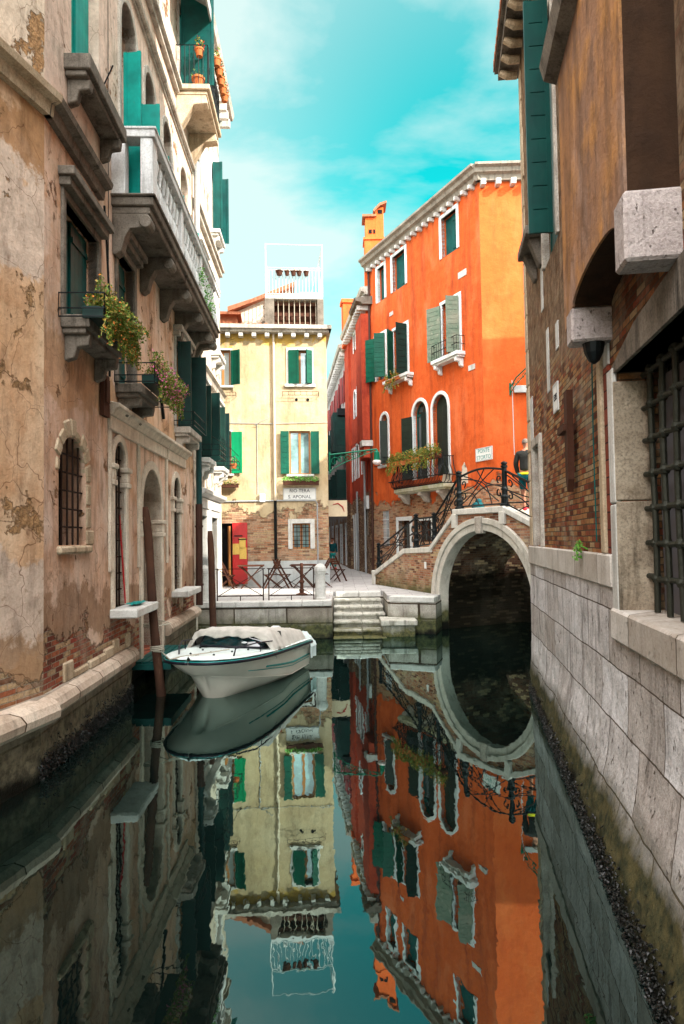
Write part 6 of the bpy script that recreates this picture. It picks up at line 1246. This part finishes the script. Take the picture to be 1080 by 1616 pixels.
# ================================================================= PEOPLE
def skin_fig(name, joints, edges, mat, parent, Mx, root=0, sub=1):
    me = bpy.data.meshes.new(name); me.from_pydata([j[:3] for j in joints], edges, []); me.materials.append(M[mat])
    o = bpy.data.objects.new(name, me); C.objects.link(o); place(o, parent, Mx)
    md = o.modifiers.new('skin', 'SKIN'); sv = me.skin_vertices[0].data
    for i, j in enumerate(joints): r = j[3]; sv[i].radius = (r, r) if not isinstance(r, tuple) else r; sv[i].use_root = (i == root)
    md.branch_smoothing = .4; s = o.modifiers.new('sub', 'SUBSURF'); s.levels = s.render_levels = sub+1; me.update(); return o
def person(label, P, rz, H=1.76, top='jacket', hem='shirt', legs='jeans', shorts=True, shoe='shoe', hair='hair', walk=.16, lean=0):
    t = thing('person', label, 'person', P, rz=rz); T = WM[t.name] @ Matrix.Scale(H/1.76, 4)
    J = [(0, 0, .95, (.15, .11)), (0, 0, 1.12, (.14, .10)), (0, .01, 1.32, (.175, .12)), (0, .015, 1.44, (.14, .09)), (0, 0, 1.52, .055), (0, -.01, 1.57, .055), (0, -.02, 1.64, (.078, .092)), (0, -.02, 1.70, (.076, .092)),
         (.19, .01, 1.42, .062), (.25, .02, 1.17, .045), (.23, -.10, .93, .036), (.23, -.13, .87, .03), (-.19, .01, 1.42, .062), (-.26, .05, 1.18, .045), (-.25, .0, .93, .036), (-.25, -.02, .87, .03),
         (.10, -.0, .86, .088), (.11, -walk*.6, .50, .06), (.11, -walk*.5, .46, .058), (.11, -walk, .10, .04), (.11, -walk-.08, .05, .038), (.11, -walk-.17, .035, .03),
         (-.10, 0, .86, .088), (-.11, walk*.1, .50, .06), (-.11, walk*.2, .46, .058), (-.11, walk*1.3, .12, .04), (-.11, walk*1.3-.08, .05, .038), (-.11, walk*1.3-.17, .035, .03)]
    E = [(0, 1), (1, 2), (2, 3), (3, 4), (4, 5), (5, 6), (6, 7), (3, 8), (8, 9), (9, 10), (10, 11), (3, 12), (12, 13), (13, 14), (14, 15), (0, 16), (16, 17), (17, 18), (18, 19), (19, 20), (20, 21), (0, 22), (22, 23), (23, 24), (24, 25), (25, 26), (26, 27)]
    # fingers and thumb from both palms
    for (k, x, y) in ((11, .23, -.13), (15, -.25, -.02)):
        sx = 1 if x > 0 else -1
        for f in range(4):
            fy = y-.025+.016*f; l = (.07, .08, .075, .06)[f]; b = len(J); J += [(x-.004*sx, fy, .845, .0095), (x-.012*sx, fy, .845-l*.55, .0085), (x-.03*sx, fy, .845-l, .007)]; E += [(k, b), (b, b+1), (b+1, b+2)]
        b = len(J); J += [(x-.015*sx, y-.045, .86, .0105), (x-.03*sx, y-.06, .825, .009)]; E += [(k, b), (b, b+1)]
    bd = skin_fig('body', J, E, 'skin', t, T)
    f = MB(); f.ext([(-.013, -.112, 1.64), (.013, -.112, 1.64), (0, -.108, 1.69)], (0, -.024, -.008)); f.build('nose', M['skin'], bd, T, smooth=True)
    for s in (-1, 1):
        e = MB(); e.ball((.03*s, -.106, 1.678), .011, 8); e.build('eye', M['dark'], bd, T, smooth=True); e = MB(); e.ball((.082*s, -.01, 1.665), .028, 8, (.3, .7, 1)); e.build('ear', M['skin'], bd, T, smooth=True)
    e = MB(); e.box(-.022, .022, -.112, -.10, 1.607, 1.614); e.build('mouth', M['doorred'], bd, T)
    h = MB(); h.grid(lambda a, b: (.088*math.cos(a*PI*2)*math.cos(b*1.45-.02), -.012+.105*math.sin(a*PI*2)*math.cos(b*1.45), 1.695+.088*math.sin(b*1.5)+(.03*math.sin(a*PI*2) if b < .5 else 0)*-1*(1-b*2)), 24, 10); h.build('hair', M[hair], bd, T, smooth=True)
    g = lambda d: [(j[0], j[1], j[2], tuple(q+d for q in j[3]) if isinstance(j[3], tuple) else j[3]+d) for j in J]
    idx = [0, 1, 2, 3, 4, 8, 9, 10, 12, 13, 14]; G_ = g(.022); JJ = [G_[i] for i in idx]; JJ[0] = (0, 0, .93, (.185, .15)); JJ[4] = (0, .01, 1.505, .062)
    skin_fig('jacket', JJ, [(0, 1), (1, 2), (2, 3), (3, 4), (3, 5), (5, 6), (6, 7), (3, 8), (8, 9), (9, 10)], top, t, T)
    if hem: h = MB(); h.lathe((0, 0, .87), [(.165, 0), (.175, .02), (.17, .06)], 20); h.build('shirt', M[hem], t, T @ Matrix.Diagonal((1.12, .92, 1, 1)), smooth=True)
    JS = [(0, 0, .92, (.155, .125)), (.1, -.0, .84, .108)]; kz = .52 if shorts else .12
    G2_ = g(.028); JS += [(J[17][0], J[17][1], .50, .082), (-.1, 0, .84, .108), (J[23][0], J[23][1], .50, .082)]; ES = [(0, 1), (1, 2), (0, 3), (3, 4)]
    if not shorts: JS += [(J[19][0], J[19][1], .12, .06), (J[25][0], J[25][1], .14, .06)]; ES += [(2, 5), (4, 6)]
    skin_fig('trousers' if not shorts else 'shorts', JS, ES, legs, t, T)
    for k in (19, 25):
        x, y, z = J[k][:3]; s = MB(); s.ball((x, y-.07, max(.0, z-.1)+.05), .06, 12, (.85, 2.2, .8)); s.build('shoe', M[shoe], t, T, smooth=True)
    return t
pw = BF.w(uR_ := 3.62, .95, 0)
person('man in dark jacket, yellow shirt hem and teal shorts walking over the bridge', (4.68, 17.25, 3.30), math.radians(150), 1.8)
person('distant person in teal clothes walking in the shaded alley', (-.55, 37.0, 1.0), math.radians(20), 1.68, top='bagc', hem=None, legs='tealstripe', shorts=False, shoe='shoe', hair='dwood')
t = chair('small dark chair standing in the alley by the yellow house corner', -.2, 26.5, .9)
# ================================================================= MUSSELS on the tide line
def mussels(name, fn, n, seed, label):
    mb = MB(); rnd = random.Random(seed)
    for i in range(n):
        P = Vector(fn(rnd)); s = rnd.uniform(.008, .024); a = Vector((rnd.gauss(0, 1), rnd.gauss(0, 1), rnd.gauss(0, 1))).normalized(); b = a.orthogonal().normalized(); c = a.cross(b)
        mb.add([P+a*s, P+b*s*.6, P+c*s*.5, P-b*s*.6, P-c*s*.5, P-a*s], [(0, 1, 2), (0, 2, 3), (0, 3, 4), (0, 4, 1), (5, 2, 1), (5, 3, 2), (5, 4, 3), (5, 1, 4)])
    o = mb.build(name, M['algae']); o['kind'] = 'stuff'; o['label'] = label; o['category'] = 'mussels'
def fr(r):
    u = 12*r.random()**.8; u = min(u, 10.3); o = max(.05, .553-.043*(12-u*.989)); z = r.gauss(.02, .07); t = max(0, min(1, (1.25-z)/1.3)); return RW.w(u, -(.03+o*t**1.7)-.02-.03*r.random(), z)
mussels('mussel_crust', fr, 6500, 3, 'dark wet mussels and weed along the waterline of the right wall')
mussels('mussel_crust', lambda r: LB.w(-.3+3.9*r.random(), -.06-.03*r.random(), r.gauss(.08, .1)), 2500, 4, 'dark weed crust along the waterline of the left wall')
